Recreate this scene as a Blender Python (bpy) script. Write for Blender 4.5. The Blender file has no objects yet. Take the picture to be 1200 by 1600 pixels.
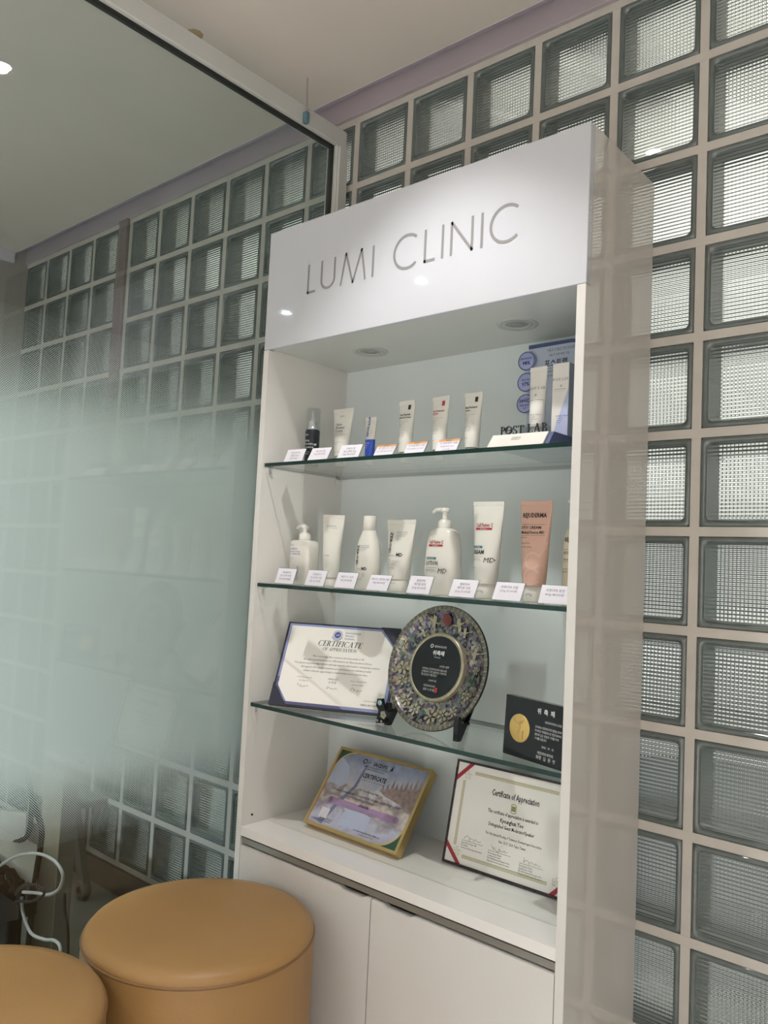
import bpy, bmesh, math, random
from mathutils import Vector, Matrix
R = random.Random(7)
PI = math.pi
SC = bpy.context.scene
COL = SC.collection

# ------------------------------------------------------------------ camera
cam = bpy.data.objects.new('camera', bpy.data.cameras.new('camera')); COL.objects.link(cam)
YAW, PITCH, ROLL, FPX = 0.71093, 0.06624, 0.047808, 1241.07
fw = Vector((-math.sin(YAW)*math.cos(PITCH), math.cos(YAW)*math.cos(PITCH), math.sin(PITCH)))
rt = Vector((math.cos(YAW), math.sin(YAW), 0)); up = rt.cross(fw)
cr = rt*math.cos(ROLL) + up*math.sin(ROLL); cu = -rt*math.sin(ROLL) + up*math.cos(ROLL)
cam.matrix_world = Matrix(((cr.x, cu.x, -fw.x, 2.7683), (cr.y, cu.y, -fw.y, -1.6196), (cr.z, cu.z, -fw.z, 1.2036), (0, 0, 0, 1)))
cam.data.sensor_fit = 'VERTICAL'; cam.data.sensor_height = 36; cam.data.lens = 36*FPX/1600
cam.data.clip_start = 0.02
SC.camera = cam
# ------------------------------------------------------------------ light, exposure
world = bpy.data.worlds.new('world'); SC.world = world; world.use_nodes = True
wb = world.node_tree.nodes['Background']
wb.inputs[0].default_value = (1.0, 0.955, 0.89, 1); wb.inputs[1].default_value = 1.45
SC.view_settings.view_transform = 'Standard'; SC.view_settings.look = 'None'
SC.view_settings.gamma = 1; SC.view_settings.use_curve_mapping = False
SC.view_settings.exposure = 0.15
cy = SC.cycles
cy.max_bounces = 14; cy.transmission_bounces = 12; cy.transparent_max_bounces = 24; cy.glossy_bounces = 5; cy.diffuse_bounces = 4
cy.sample_clamp_indirect = 3.0; cy.blur_glossy = 0.6
LAMP_W = 20.0          # one ceiling downlight
KEY_W = 44.0           # the spot nearest the cabinet
CEIL = 2.545

# ------------------------------------------------------------------ materials
def lin(h):
    c = [int(h[i:i+2], 16)/255 for i in (0, 2, 4)]
    return tuple(x/12.92 if x <= .04045 else ((x+.055)/1.055)**2.4 for x in c) + (1,)
MATS = {}
def mat(name, hexc, rough=.5, metal=0., coat=0., var=.04, vscale=8., bump=0., bscale=60., spec=.5):
    if name in MATS: return MATS[name]
    m = bpy.data.materials.new(name); m.use_nodes = True; MATS[name] = m
    nt = m.node_tree; b = nt.nodes['Principled BSDF']
    b.inputs['Roughness'].default_value = rough; b.inputs['Metallic'].default_value = metal
    b.inputs['Coat Weight'].default_value = coat; b.inputs['Coat Roughness'].default_value = .04
    b.inputs['Specular IOR Level'].default_value = spec
    tc = nt.nodes.new('ShaderNodeTexCoord'); no = nt.nodes.new('ShaderNodeTexNoise'); no.inputs['Scale'].default_value = vscale
    no.inputs['Detail'].default_value = 4
    nt.links.new(tc.outputs['Object'], no.inputs['Vector'])
    rp = nt.nodes.new('ShaderNodeValToRGB'); c = lin(hexc)
    rp.color_ramp.elements[0].position = .3; rp.color_ramp.elements[1].position = .7
    rp.color_ramp.elements[0].color = tuple(max(0, x*(1-var)) for x in c[:3]) + (1,)
    rp.color_ramp.elements[1].color = tuple(min(1, x*(1+var)) for x in c[:3]) + (1,)
    nt.links.new(no.outputs['Fac'], rp.inputs['Fac']); nt.links.new(rp.outputs['Color'], b.inputs['Base Color'])
    if bump:
        n2 = nt.nodes.new('ShaderNodeTexNoise'); n2.inputs['Scale'].default_value = bscale; n2.inputs['Detail'].default_value = 6
        nt.links.new(tc.outputs['Object'], n2.inputs['Vector'])
        bp = nt.nodes.new('ShaderNodeBump'); bp.inputs['Strength'].default_value = bump; bp.inputs['Distance'].default_value = .002
        nt.links.new(n2.outputs['Fac'], bp.inputs['Height']); nt.links.new(bp.outputs['Normal'], b.inputs['Normal'])
    return m
def emis(name, hexc, s):
    if name in MATS: return MATS[name]
    m = bpy.data.materials.new(name); m.use_nodes = True; MATS[name] = m
    b = m.node_tree.nodes['Principled BSDF']; b.inputs['Base Color'].default_value = lin(hexc)
    b.inputs['Emission Color'].default_value = lin(hexc); b.inputs['Emission Strength'].default_value = s
    return m
def thin_glass(name, tint, refl=1.0, rough=0.0, ior=1.5):
    if name in MATS: return MATS[name]
    m = bpy.data.materials.new(name); m.use_nodes = True; MATS[name] = m; nt = m.node_tree
    for n in list(nt.nodes): nt.nodes.remove(n)
    out = nt.nodes.new('ShaderNodeOutputMaterial'); tr = nt.nodes.new('ShaderNodeBsdfTransparent'); gl = nt.nodes.new('ShaderNodeBsdfGlossy')
    tr.inputs[0].default_value = lin(tint); gl.inputs['Roughness'].default_value = rough; gl.inputs['Color'].default_value = (refl, refl, refl, 1)
    fr = nt.nodes.new('ShaderNodeFresnel'); fr.inputs['IOR'].default_value = ior
    # a pane reflects alike from both of its sides
    geo = nt.nodes.new('ShaderNodeNewGeometry'); mi = nt.nodes.new('ShaderNodeMix'); mi.data_type = 'FLOAT'
    mi.inputs[2].default_value = ior; mi.inputs[3].default_value = ior
    nt.links.new(geo.outputs['Backfacing'], mi.inputs[0])
    lw = nt.nodes.new('ShaderNodeLayerWeight'); 
    dot = nt.nodes.new('ShaderNodeVectorMath'); dot.operation = 'DOT_PRODUCT'
    nt.links.new(geo.outputs['Incoming'], dot.inputs[0]); nt.links.new(geo.outputs['Normal'], dot.inputs[1])
    ab = nt.nodes.new('ShaderNodeMath'); ab.operation = 'ABSOLUTE'; nt.links.new(dot.outputs['Value'], ab.inputs[0])
    om = nt.nodes.new('ShaderNodeMath'); om.operation = 'SUBTRACT'; om.inputs[0].default_value = 1; nt.links.new(ab.outputs[0], om.inputs[1])
    pw = nt.nodes.new('ShaderNodeMath'); pw.operation = 'POWER'; pw.inputs[1].default_value = 5; nt.links.new(om.outputs[0], pw.inputs[0])
    f0 = ((ior-1)/(ior+1))**2
    ma = nt.nodes.new('ShaderNodeMath'); ma.operation = 'MULTIPLY_ADD'; ma.inputs[1].default_value = 1-f0; ma.inputs[2].default_value = f0
    nt.links.new(pw.outputs[0], ma.inputs[0])
    for n in (fr, mi, lw): nt.nodes.remove(n)
    mx = nt.nodes.new('ShaderNodeMixShader'); nt.links.new(ma.outputs[0], mx.inputs[0])
    nt.links.new(tr.outputs[0], mx.inputs[1]); nt.links.new(gl.outputs[0], mx.inputs[2]); nt.links.new(mx.outputs[0], out.inputs[0])
    return m
def solid_glass(name, tint, rough=0.0, ior=1.5):
    m = bpy.data.materials.new(name); m.use_nodes = True; MATS[name] = m; nt = m.node_tree
    for n in list(nt.nodes): nt.nodes.remove(n)
    out = nt.nodes.new('ShaderNodeOutputMaterial'); g = nt.nodes.new('ShaderNodeBsdfGlass')
    g.inputs['Color'].default_value = lin(tint); g.inputs['Roughness'].default_value = rough; g.inputs['IOR'].default_value = ior
    nt.links.new(g.outputs[0], out.inputs[0])
    return m

M_cab = mat('white_lacquer', 'd8d5d1', .10, var=.01, spec=.5)
M_top = mat('white_counter_lacquer', 'ebe8e5', .12, var=.01)
M_cab_in = mat('white_melamine', 'dedcd8', .16, var=.01)
M_back = mat('pale_back_panel', 'dce4e5', .12, var=.01)
M_fascia = mat('satin_white_fascia', 'c5c7cd', .045, var=.008, spec=.3)
M_side = mat('glossy_side_lacquer', 'cfcac3', .015, var=.01, spec=.55)
M_grout = mat('wall_joint_mortar', 'c3beb6', .6, var=.06, vscale=14, bump=.25, bscale=90)
M_ceil = mat('ceiling_paint', 'd6cdc4', .8, var=.03, vscale=3)
M_wall = mat('room_wall_paint', 'dedad5', .6, var=.02, vscale=2)
M_wall_dark = mat('glossy_beige_wall_panel', 'a59c96', .08, var=.02)
M_alu = mat('mauve_anodised_trim', 'b3a9ad', .3, metal=.1, var=.05, vscale=5)
M_alu2 = mat('pale_lilac_trim', 'd6cedb', .35, var=.03)
M_pillar = mat('bronze_metal_pillar', '9a8c8c', .25, metal=.5, var=.1, vscale=4)
M_base = mat('brown_baseboard', '6f655d', .4, var=.08)
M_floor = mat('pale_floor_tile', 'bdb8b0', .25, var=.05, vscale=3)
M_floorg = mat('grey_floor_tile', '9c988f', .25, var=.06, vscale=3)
M_frame = mat('white_powder_coat', 'c9cac6', .35, var=.02)
M_seal = mat('black_glazing_seal', '20211f', .5)
M_edge = mat('dark_green_glass_edge', '16302c', .08, var=.1)
M_shelf = thin_glass('shelf_glass', 'f9fcfa')
M_pane = thin_glass('partition_glass', 'eff4f3')
M_acr = thin_glass('clear_acrylic', 'f0f3f3')
M_chrome = mat('chrome', 'd8d8d8', .12, metal=1.)
M_leather = mat('tan_leather', '9f7a4b', .42, var=.05, vscale=6, bump=.12, bscale=220, spec=.4)
M_seam = mat('tan_seam', '7d5c36', .5)
M_white = mat('white_plastic', 'e4e1da', .25, var=.01)
M_whitesat = mat('white_tube_plastic', 'dfddd6', .3, var=.015)
M_cream = mat('cream_plastic', 'e3d6bd', .3, var=.015)
M_pink = mat('dusty_pink_plastic', 'd6ad9c', .35, var=.02)
M_pinkmark = mat('pale_pink_print', 'dcb8a9', .4)
M_black = mat('black_gloss', '17181b', .12, var=.1)
M_navybk = mat('navy_black_bottle', '1a2028', .25, var=.1)
M_blue = mat('cobalt_blue', '2b4aa8', .3, var=.03)
M_paper = mat('white_paper', 'e6e3ec', .6, var=.01)
M_paperw = mat('cream_certificate_paper', 'efece7', .35, var=.015)
M_orange = mat('orange_print', 'e0a065', .5)
M_ink = mat('black_ink', '24242a', .5)
M_inkg = mat('grey_ink', '7c7b82', .5)
M_inknavy = mat('navy_ink', '2d3558', .5)
M_inkblue = mat('blue_ink', '4656a4', .5)
M_inkred = mat('red_ink', 'a8303a', .5)
M_inkteal = mat('teal_ink', '3f7285', .5)
M_letter = mat('grey_sign_letters', '8f8d8e', .4, var=.02)
M_gold = mat('gold_metal', 'cdb27a', .3, metal=.75, var=.06, vscale=20)
M_goldsat = mat('satin_gold_disc', 'd3b46c', .4, metal=.35, var=.05, vscale=40)
M_darkfold = mat('dark_navy_folder', '2b2e3d', .45, var=.06)
M_bluebord = mat('periwinkle_border', '8f97c4', .4, var=.1, vscale=12)
M_purpbord = mat('slate_purple_border', '5b5a82', .4, var=.06)
M_frameblk = mat('dark_brown_frame', '2a1b1c', .25, var=.06)
M_ribbon = mat('red_ribbon', 'a02634', .45, var=.04)
M_greek = mat('olive_gold_print', 'b5ae7e', .5, var=.06)
M_whitetxt = mat('white_print', 'd9dcdc', .5)
M_stone = mat('plaque_black_stone', '17191d', .1, var=.1)
M_postblue = mat('slate_blue_card', '6d7aa0', .4, var=.03)
M_postpale = thin_glass('pale_blue_acrylic', 'c3cfe0')
M_postdk = mat('dark_slate_band', '46527a', .4, var=.03)
M_lav = mat('lavender_box_print', 'b7bfdd', .35, var=.02)
M_boxside = mat('grey_blue_box_side', '8f9bac', .4, var=.03)
M_badge = mat('periwinkle_badge', 'a6addb', .3, var=.04)
M_dark = mat('black_rubber', '1b1a19', .8, var=.1, spec=.2)
M_desk = mat('beige_desk_laminate', 'b3ad9c', .45, var=.02)
M_deskg = mat('grey_desk_side', '6a6862', .5, var=.03)
M_cable = mat('white_cable', '8f8e88', .5)
M_led = emis('lamp_diffuser', 'eef5ff', 130.0)
M_ledwarm = emis('lamp_diffuser_warm', 'fff6ea', 110.0)
M_lensoff = mat('unlit_lamp_lens', '8d928e', .15, var=.05)
# glass block materials
M_gb_rim = mat('glass_block_rim', '586260', .05, var=.10, vscale=30, spec=.8, coat=.5)
M_gb_front = solid_glass('ribbed_block_glass', 'fafcfb', ior=1.5)
M_gb_in = mat('block_inner_wall', '8a928e', .3, var=.06, vscale=20)
# film with a dot gradient
def film_material():
    m = bpy.data.materials.new('frosted_dot_film'); m.use_nodes = True; nt = m.node_tree
    for n in list(nt.nodes): nt.nodes.remove(n)
    N = nt.nodes.new; L = nt.links.new
    out = N('ShaderNodeOutputMaterial'); tc = N('ShaderNodeTexCoord'); sp = N('ShaderNodeSeparateXYZ'); L(tc.outputs['Object'], sp.inputs[0])
    def M(op, a, b=None, c=None):
        n = N('ShaderNodeMath'); n.operation = op
        for i, v in enumerate((a, b, c)):
            if v is None: continue
            if isinstance(v, (int, float)): n.inputs[i].default_value = v
            else: L(v, n.inputs[i])
        return n.outputs[0]
    Y, Z = sp.outputs[1], sp.outputs[2]
    p = .0036
    cells = []
    for a in (M('ADD', Y, Z), M('SUBTRACT', Y, Z)):
        f = M('FRACT', M('MULTIPLY', a, .7071/p)); cells.append(M('SUBTRACT', f, .5))
    d = M('SQRT', M('ADD', M('MULTIPLY', cells[0], cells[0]), M('MULTIPLY', cells[1], cells[1])))
    def mr(v, a, b, c, e):
        n = N('ShaderNodeMapRange'); n.clamp = True; L(v, n.inputs[0])
        for i, x in enumerate((a, b, c, e)): n.inputs[i+1].default_value = x
        return n.outputs[0]
    rtop = mr(Z, 1.385, 1.70, .73, .12); rbot = mr(Z, .57, .80, .10, .73)
    r = M('MINIMUM', rtop, rbot)
    mask = mr(M('SUBTRACT', r, d), -.03, .03, 0, 1)
    on = M('MULTIPLY', M('GREATER_THAN', r, .13), mask)
    df = N('ShaderNodeBsdfDiffuse'); df.inputs[0].default_value = lin('eef2f1'); tl = N('ShaderNodeBsdfTranslucent'); tl.inputs[0].default_value = lin('eaf1f0')
    m1 = N('ShaderNodeMixShader'); m1.inputs[0].default_value = .5; L(df.outputs[0], m1.inputs[1]); L(tl.outputs[0], m1.inputs[2])
    tr = N('ShaderNodeBsdfTransparent'); m2 = N('ShaderNodeMixShader'); L(on, m2.inputs[0]); L(tr.outputs[0], m2.inputs[1]); L(m1.outputs[0], m2.inputs[2])
    L(m2.outputs[0], out.inputs[0])
    return m
M_film = film_material()
# mother of pearl
def pearl_material():
    m = bpy.data.materials.new('mother_of_pearl_inlay'); m.use_nodes = True; nt = m.node_tree; b = nt.nodes['Principled BSDF']
    N = nt.nodes.new; L = nt.links.new
    tc = N('ShaderNodeTexCoord'); v = N('ShaderNodeTexVoronoi'); v.inputs['Scale'].default_value = 150
    no = N('ShaderNodeTexNoise'); no.inputs['Scale'].default_value = 22; no.inputs['Detail'].default_value = 5
    L(tc.outputs['Object'], v.inputs['Vector']); L(tc.outputs['Object'], no.inputs['Vector'])
    hs = N('ShaderNodeValToRGB'); e = hs.color_ramp.elements
    e[0].position = .0; e[0].color = lin('1c1c21'); e[1].position = 1.; e[1].color = lin('b9b197')
    for p, c in ((.3, '22222a'), (.40, '3c3a4a'), (.47, '75698c'), (.53, '37363f'), (.60, '7f8f8c'), (.66, '9a9178'), (.74, '4a485c'), (.84, 'aaa294')):
        q = e.new(p); q.color = lin(c)
    sep = N('ShaderNodeSeparateColor'); L(v.outputs['Color'], sep.inputs[0])
    ad = N('ShaderNodeMath'); ad.operation = 'MULTIPLY_ADD'; ad.inputs[1].default_value = .55; L(sep.outputs[0], ad.inputs[0])
    sc2 = N('ShaderNodeMath'); sc2.operation = 'MULTIPLY'; sc2.inputs[1].default_value = .62; L(no.outputs['Fac'], sc2.inputs[0]); L(sc2.outputs[0], ad.inputs[2])
    L(ad.outputs[0], hs.inputs[0]); L(hs.outputs[0], b.inputs['Base Color'])
    b.inputs['Metallic'].default_value = .55; b.inputs['Roughness'].default_value = .3; b.inputs['Coat Weight'].default_value = .6
    bp = N('ShaderNodeBump'); bp.inputs['Strength'].default_value = .5; bp.inputs['Distance'].default_value = .001; L(sep.outputs[1], bp.inputs['Height']); L(bp.outputs[0], b.inputs['Normal'])
    return m
M_pearl = pearl_material()
M_crane = mat('pale_pearl_shell', 'a39d84', .3, metal=.3, var=.2, vscale=120)
M_pearlrim = mat('silver_key_fret', '8f8a7c', .35, metal=.4, var=.25, vscale=150)
M_sun = mat('red_shell_disc', '703430', .35, var=.15, vscale=60)
# gold certificate picture
def picture_material():
    m = bpy.data.materials.new('printed_landscape'); m.use_nodes = True; nt = m.node_tree; b = nt.nodes['Principled BSDF']
    N = nt.nodes.new; L = nt.links.new
    tc = N('ShaderNodeTexCoord'); sp = N('ShaderNodeSeparateXYZ'); L(tc.outputs['Object'], sp.inputs[0])
    no = N('ShaderNodeTexNoise'); no.inputs['Scale'].default_value = 28; no.inputs['Detail'].default_value = 8; L(tc.outputs['Object'], no.inputs['Vector'])
    z = N('ShaderNodeMath'); z.operation = 'MULTIPLY_ADD'; z.inputs[1].default_value = 4.6; z.inputs[2].default_value = -.02; L(sp.outputs[2], z.inputs[0])
    a = N('ShaderNodeMath'); a.operation = 'MULTIPLY_ADD'; a.inputs[1].default_value = .55; a.inputs[2].default_value = -.27; L(no.outputs['Fac'], a.inputs[0])
    s = N('ShaderNodeMath'); s.operation = 'ADD'; L(z.outputs[0], s.inputs[0]); L(a.outputs[0], s.inputs[1])
    rp = N('ShaderNodeValToRGB'); e = rp.color_ramp.elements
    e[0].position = 0; e[0].color = lin('a9a4b4'); e[1].position = 1; e[1].color = lin('7b85a0')
    for p, c in ((.12, 'b2b4c8'), (.24, '9c95a0'), (.34, 'c0b5ac'), (.44, '8d8288'), (.52, 'b7b3b6'), (.66, 'a4abbd')):
        q = e.new(p); q.color = lin(c)
    L(s.outputs[0], rp.inputs[0]); L(rp.outputs[0], b.inputs['Base Color']); b.inputs['Roughness'].default_value = .2
    return m
M_pict = picture_material()

# ------------------------------------------------------------------ mesh builder
class MB:
    def __init__(s): s.v = []; s.f = []; s.mi = []; s.sm = []; s.m = []
    def _mat(s, m):
        if m not in s.m: s.m.append(m)
        return s.m.index(m)
    def add(s, vs, fs, m, smooth=False):
        o = len(s.v); k = s._mat(m); s.v += [tuple(v) for v in vs]
        for f in fs: s.f.append(tuple(i+o for i in f)); s.mi.append(k); s.sm.append(smooth)
        return s
    def box(s, x0, x1, y0, y1, z0, z1, m, r=0.0, seg=2):
        if r <= 0:
            vs = [(x, y, z) for x in (x0, x1) for y in (y0, y1) for z in (z0, z1)]
            return s.add(vs, [(0, 1, 3, 2), (4, 6, 7, 5), (0, 4, 5, 1), (2, 3, 7, 6), (0, 2, 6, 4), (1, 5, 7, 3)], m)
        bm = bmesh.new(); bmesh.ops.create_cube(bm, size=1)
        for v in bm.verts: v.co = ((x0+x1)/2+v.co.x*(x1-x0), (y0+y1)/2+v.co.y*(y1-y0), (z0+z1)/2+v.co.z*(z1-z0))
        bmesh.ops.bevel(bm, geom=list(bm.edges), offset=r, segments=seg, profile=.5, affect='EDGES')
        bm.verts.ensure_lookup_table(); bm.verts.index_update()
        s.add([v.co[:] for v in bm.verts], [[v.index for v in f.verts] for f in bm.faces], m); bm.free(); return s
    def prism(s, poly, m, axis='y', a=0., b=1.):       # poly in the plane normal to axis, counted as (x,z) / (x,y) / (y,z)
        n = len(poly)
        def P(p, t): return {'y': (p[0], t, p[1]), 'z': (p[0], p[1], t), 'x': (t, p[0], p[1])}[axis]
        vs = [P(p, a) for p in poly] + [P(p, b) for p in poly]
        fs = [tuple(range(n)), tuple(reversed(range(n, 2*n)))] + [(i, i+n, (i+1) % n+n, (i+1) % n) for i in range(n)]
        return s.add(vs, fs, m)
    def loft(s, rings, m, smooth=True, cap0=True, cap1=True, closed=True):
        n = len(rings[0]); vs = [p for r in rings for p in r]; fs = []
        for j in range(len(rings)-1):
            for i in range(n if closed else n-1):
                k = (i+1) % n
                fs.append((j*n+i, j*n+k, (j+1)*n+k, (j+1)*n+i))
        s.add(vs, fs, m, smooth)
        if cap0: s.add(rings[0], [tuple(reversed(range(n)))], m)
        if cap1: s.add(rings[-1], [tuple(range(n))], m)
        return s
    def lathe(s, prof, m, n=32, cx=0, cy=0, smooth=True, axis='z', cap=False):
        rings = []
        for r, h in prof:
            ring = []
            for i in range(n):
                t = 2*PI*i/n
                if axis == 'z': ring.append((cx+r*math.cos(t), cy+r*math.sin(t), h))
                else: ring.append((cx+r*math.cos(t), h, cy+r*math.sin(t)))
            rings.append(ring)
        return s.loft(rings, m, smooth, cap and prof[0][0] > 1e-6, cap and prof[-1][0] > 1e-6)
    def tube(s, pts, r, m, n=8, sub=4, rr=None):
        P = [Vector(p) for p in pts]
        if sub > 1 and len(P) > 2:
            Q = []
            for i in range(len(P)-1):
                p0, p1, p2, p3 = P[max(i-1, 0)], P[i], P[i+1], P[min(i+2, len(P)-1)]
                for k in range(sub):
                    t = k/sub
                    Q.append(.5*((2*p1)+(-p0+p2)*t+(2*p0-5*p1+4*p2-p3)*t*t+(-p0+3*p1-3*p2+p3)*t**3))
            Q.append(P[-1]); P = Q
        rings = []; prev = None
        for i, p in enumerate(P):
            d = (P[min(i+1, len(P)-1)]-P[max(i-1, 0)]).normalized()
            if prev is None:
                u = d.cross(Vector((0, 0, 1)))
                if u.length < 1e-3: u = d.cross(Vector((1, 0, 0)))
            else: u = prev-d*prev.dot(d)
            u.normalize(); w = d.cross(u); prev = u
            q = r if rr is None else rr(i/(len(P)-1))
            rings.append([tuple(p+u*q*math.cos(2*PI*k/n)+w*q*math.sin(2*PI*k/n)) for k in range(n)])
        return s.loft(rings, m)
    def build(s, name, parent=None, loc=None, rot=None):
        me = bpy.data.meshes.new(name); me.from_pydata(s.v, [], s.f)
        for m in s.m: me.materials.append(m)
        for p, i, q in zip(me.polygons, s.mi, s.sm): p.material_index = i; p.use_smooth = q
        bm = bmesh.new(); bm.from_mesh(me); bmesh.ops.recalc_face_normals(bm, faces=bm.faces); bm.to_mesh(me); bm.free()
        o = bpy.data.objects.new(name, me); COL.objects.link(o)
        if loc is not None: o.location = loc
        if rot is not None: o.rotation_euler = rot
        if parent: o.parent = parent
        return o
def empty(name, loc=(0, 0, 0), rot=(0, 0, 0)):
    o = bpy.data.objects.new(name, None); COL.objects.link(o); o.location = loc; o.rotation_euler = rot; o.empty_display_size = .05; return o
def tag(o, label, cat, group=None):
    o['label'] = label; o['category'] = cat
    if group: o['group'] = group
    return o
def struct(o): o['kind'] = 'structure'; return o

# ------------------------------------------------------------------ lettering
_tc = {}
def text_mesh(s, res=2, bold=0.):
    k = (s, res, bold)
    if k in _tc: return _tc[k]
    cu_ = bpy.data.curves.new('t', 'FONT'); cu_.body = s; cu_.size = 1; cu_.resolution_u = res; cu_.fill_mode = 'FRONT'; cu_.offset = bold
    o = bpy.data.objects.new('t', cu_); COL.objects.link(o)
    me = o.to_mesh()
    vs = [tuple(v.co[:2]) for v in me.vertices]; fs = [tuple(p.vertices) for p in me.polygons]
    w = max([v[0] for v in vs] or [0]); o.to_mesh_clear(); bpy.data.objects.remove(o); bpy.data.curves.remove(cu_)
    _tc[k] = (vs, fs, w); return _tc[k]
class Txt:
    """flat print: letters as polygons in (x, z), laid on a front facing -y"""
    def __init__(s): s.v = []; s.f = []; s.u = []
    def put(s, st, x, z, size, al='c', shear=0., rot=0., wmax=None, sx=1., res=1, bold=0.):
        vs, fs, w = text_mesh(st, res, bold); k = size*sx
        if wmax and w*k > wmax: k = wmax/w
        ox = {'c': -w*k/2, 'l': 0, 'r': -w*k}[al]; o = len(s.v); c, sn = math.cos(rot), math.sin(rot)
        for a, b in vs:
            px, pz = ox+a*k+shear*b*size, b*size
            s.v.append((x+px*c-pz*sn, z+px*sn+pz*c))
        s.u.append((len(s.f), len(s.f)+len(fs))); s.f += [tuple(i+o for i in f) for f in fs]; return s
    def poly(s, pts):
        o = len(s.v); s.v += [tuple(p) for p in pts]; s.f.append(tuple(range(o, o+len(pts)))); return s
    def rect(s, x0, x1, z0, z1):
        n = max(1, min(40, int((x1-x0)/.003))); m = max(1, min(12, int((z1-z0)/.012)))
        for i in range(n):
            for j in range(m):
                a, b = x0+(x1-x0)*i/n, x0+(x1-x0)*(i+1)/n; c, d = z0+(z1-z0)*j/m, z0+(z1-z0)*(j+1)/m
                s.poly([(a, c), (b, c), (b, d), (a, d)])
        return s
    def disc(s, x, z, r, n=24, rz=None): return s.poly([(x+r*math.cos(2*PI*i/n), z+(rz or r)*math.sin(2*PI*i/n)) for i in range(n)])
    def ring(s, x, z, r0, r1, n=28, k=1., a0=0., a1=2*PI):
        for i in range(n):
            t, u = a0+(a1-a0)*i/n, a0+(a1-a0)*(i+1)/n
            s.poly([(x+r0*math.cos(t), z+k*r0*math.sin(t)), (x+r1*math.cos(t), z+k*r1*math.sin(t)), (x+r1*math.cos(u), z+k*r1*math.sin(u)), (x+r0*math.cos(u), z+k*r0*math.sin(u))])
        return s
    def stroke(s, pts, w):
        for (a, b), (c, d) in zip(pts, pts[1:]):
            l = math.hypot(c-a, d-b) or 1; nx, nz = -(d-b)/l*w/2, (c-a)/l*w/2; ex, ez = (c-a)/l*w*.3, (d-b)/l*w*.3
            s.poly([(a-nx-ex, b-nz-ez), (c-nx+ex, d-nz+ez), (c+nx+ex, d+nz+ez), (a+nx-ex, b+nz-ez)])
        return s
    def scribble(s, x, z, w, h, seed, t=.0006):
        r = random.Random(seed); n = 46; a = [r.uniform(.5, 1) for _ in range(4)]; p = [r.uniform(0, 6) for _ in range(4)]
        return s.stroke([(x+w*(i/n)+.10*w*a[0]*math.sin(19*i/n+p[0]), z+h*.42*(a[1]*math.sin(23*i/n+p[1])*(1-.75*i/n)+.5*a[2]*math.sin(9*i/n+p[2])*(1-i/n))) for i in range(n+1)], t)
    def build(s, name, m, parent, fy=0., off=.0004, thick=0., one=False):
        g = fy if callable(fy) else (lambda x, z: fy)
        if callable(fy) and not thick: off += .0005
        # units: whole words and single polygons; those near each other stay one print
        un = []; inu = set()
        for i, j in s.u: un.append(list(range(i, j))); inu.update(range(i, j))
        un += [[k] for k in range(len(s.f)) if k not in inu]
        un = [u for u in un if u]
        bx = []
        for u in un:
            q = [s.v[i] for k in u for i in s.f[k]]
            bx.append((min(p[0] for p in q), max(p[0] for p in q), min(p[1] for p in q), max(p[1] for p in q)))
        if one: groups = [[k for u in un for k in u]]
        else:
            par = list(range(len(un)))
            def fd(i):
                while par[i] != i: par[i] = par[par[i]]; i = par[i]
                return i
            for i in range(len(un)):
                for j in range(i):
                    A, B = bx[i], bx[j]
                    dx = max(0, A[0]-B[1], B[0]-A[1]); dz = max(0, A[2]-B[3], B[2]-A[3])
                    if dx*dx+dz*dz < .0145**2: par[fd(i)] = fd(j)
            gd = {}
            for i, u in enumerate(un): gd.setdefault(fd(i), []).extend(u)
            groups = list(gd.values())
        first = None
        for fl in groups:
            ix = sorted({i for k in fl for i in s.f[k]}); mp = {i: n for n, i in enumerate(ix)}; n = len(ix)
            F = [tuple(mp[i] for i in s.f[k]) for k in fl]
            V = [(s.v[i][0], g(*s.v[i])-off, s.v[i][1]) for i in ix]
            if thick:
                ec = {(p, q) for f in F for p, q in zip(f, f[1:]+f[:1])}
                V += [(x, y+thick, z) for x, y, z in V]
                F += [tuple(reversed([i+n for i in f])) for f in F]+[(p, q, q+n, p+n) for p, q in ec if (q, p) not in ec]
            me = bpy.data.meshes.new(name); me.from_pydata(V, [], F); me.materials.append(m)
            o = bpy.data.objects.new(name, me); COL.objects.link(o); o.parent = parent
            first = first or o
        return first
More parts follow.
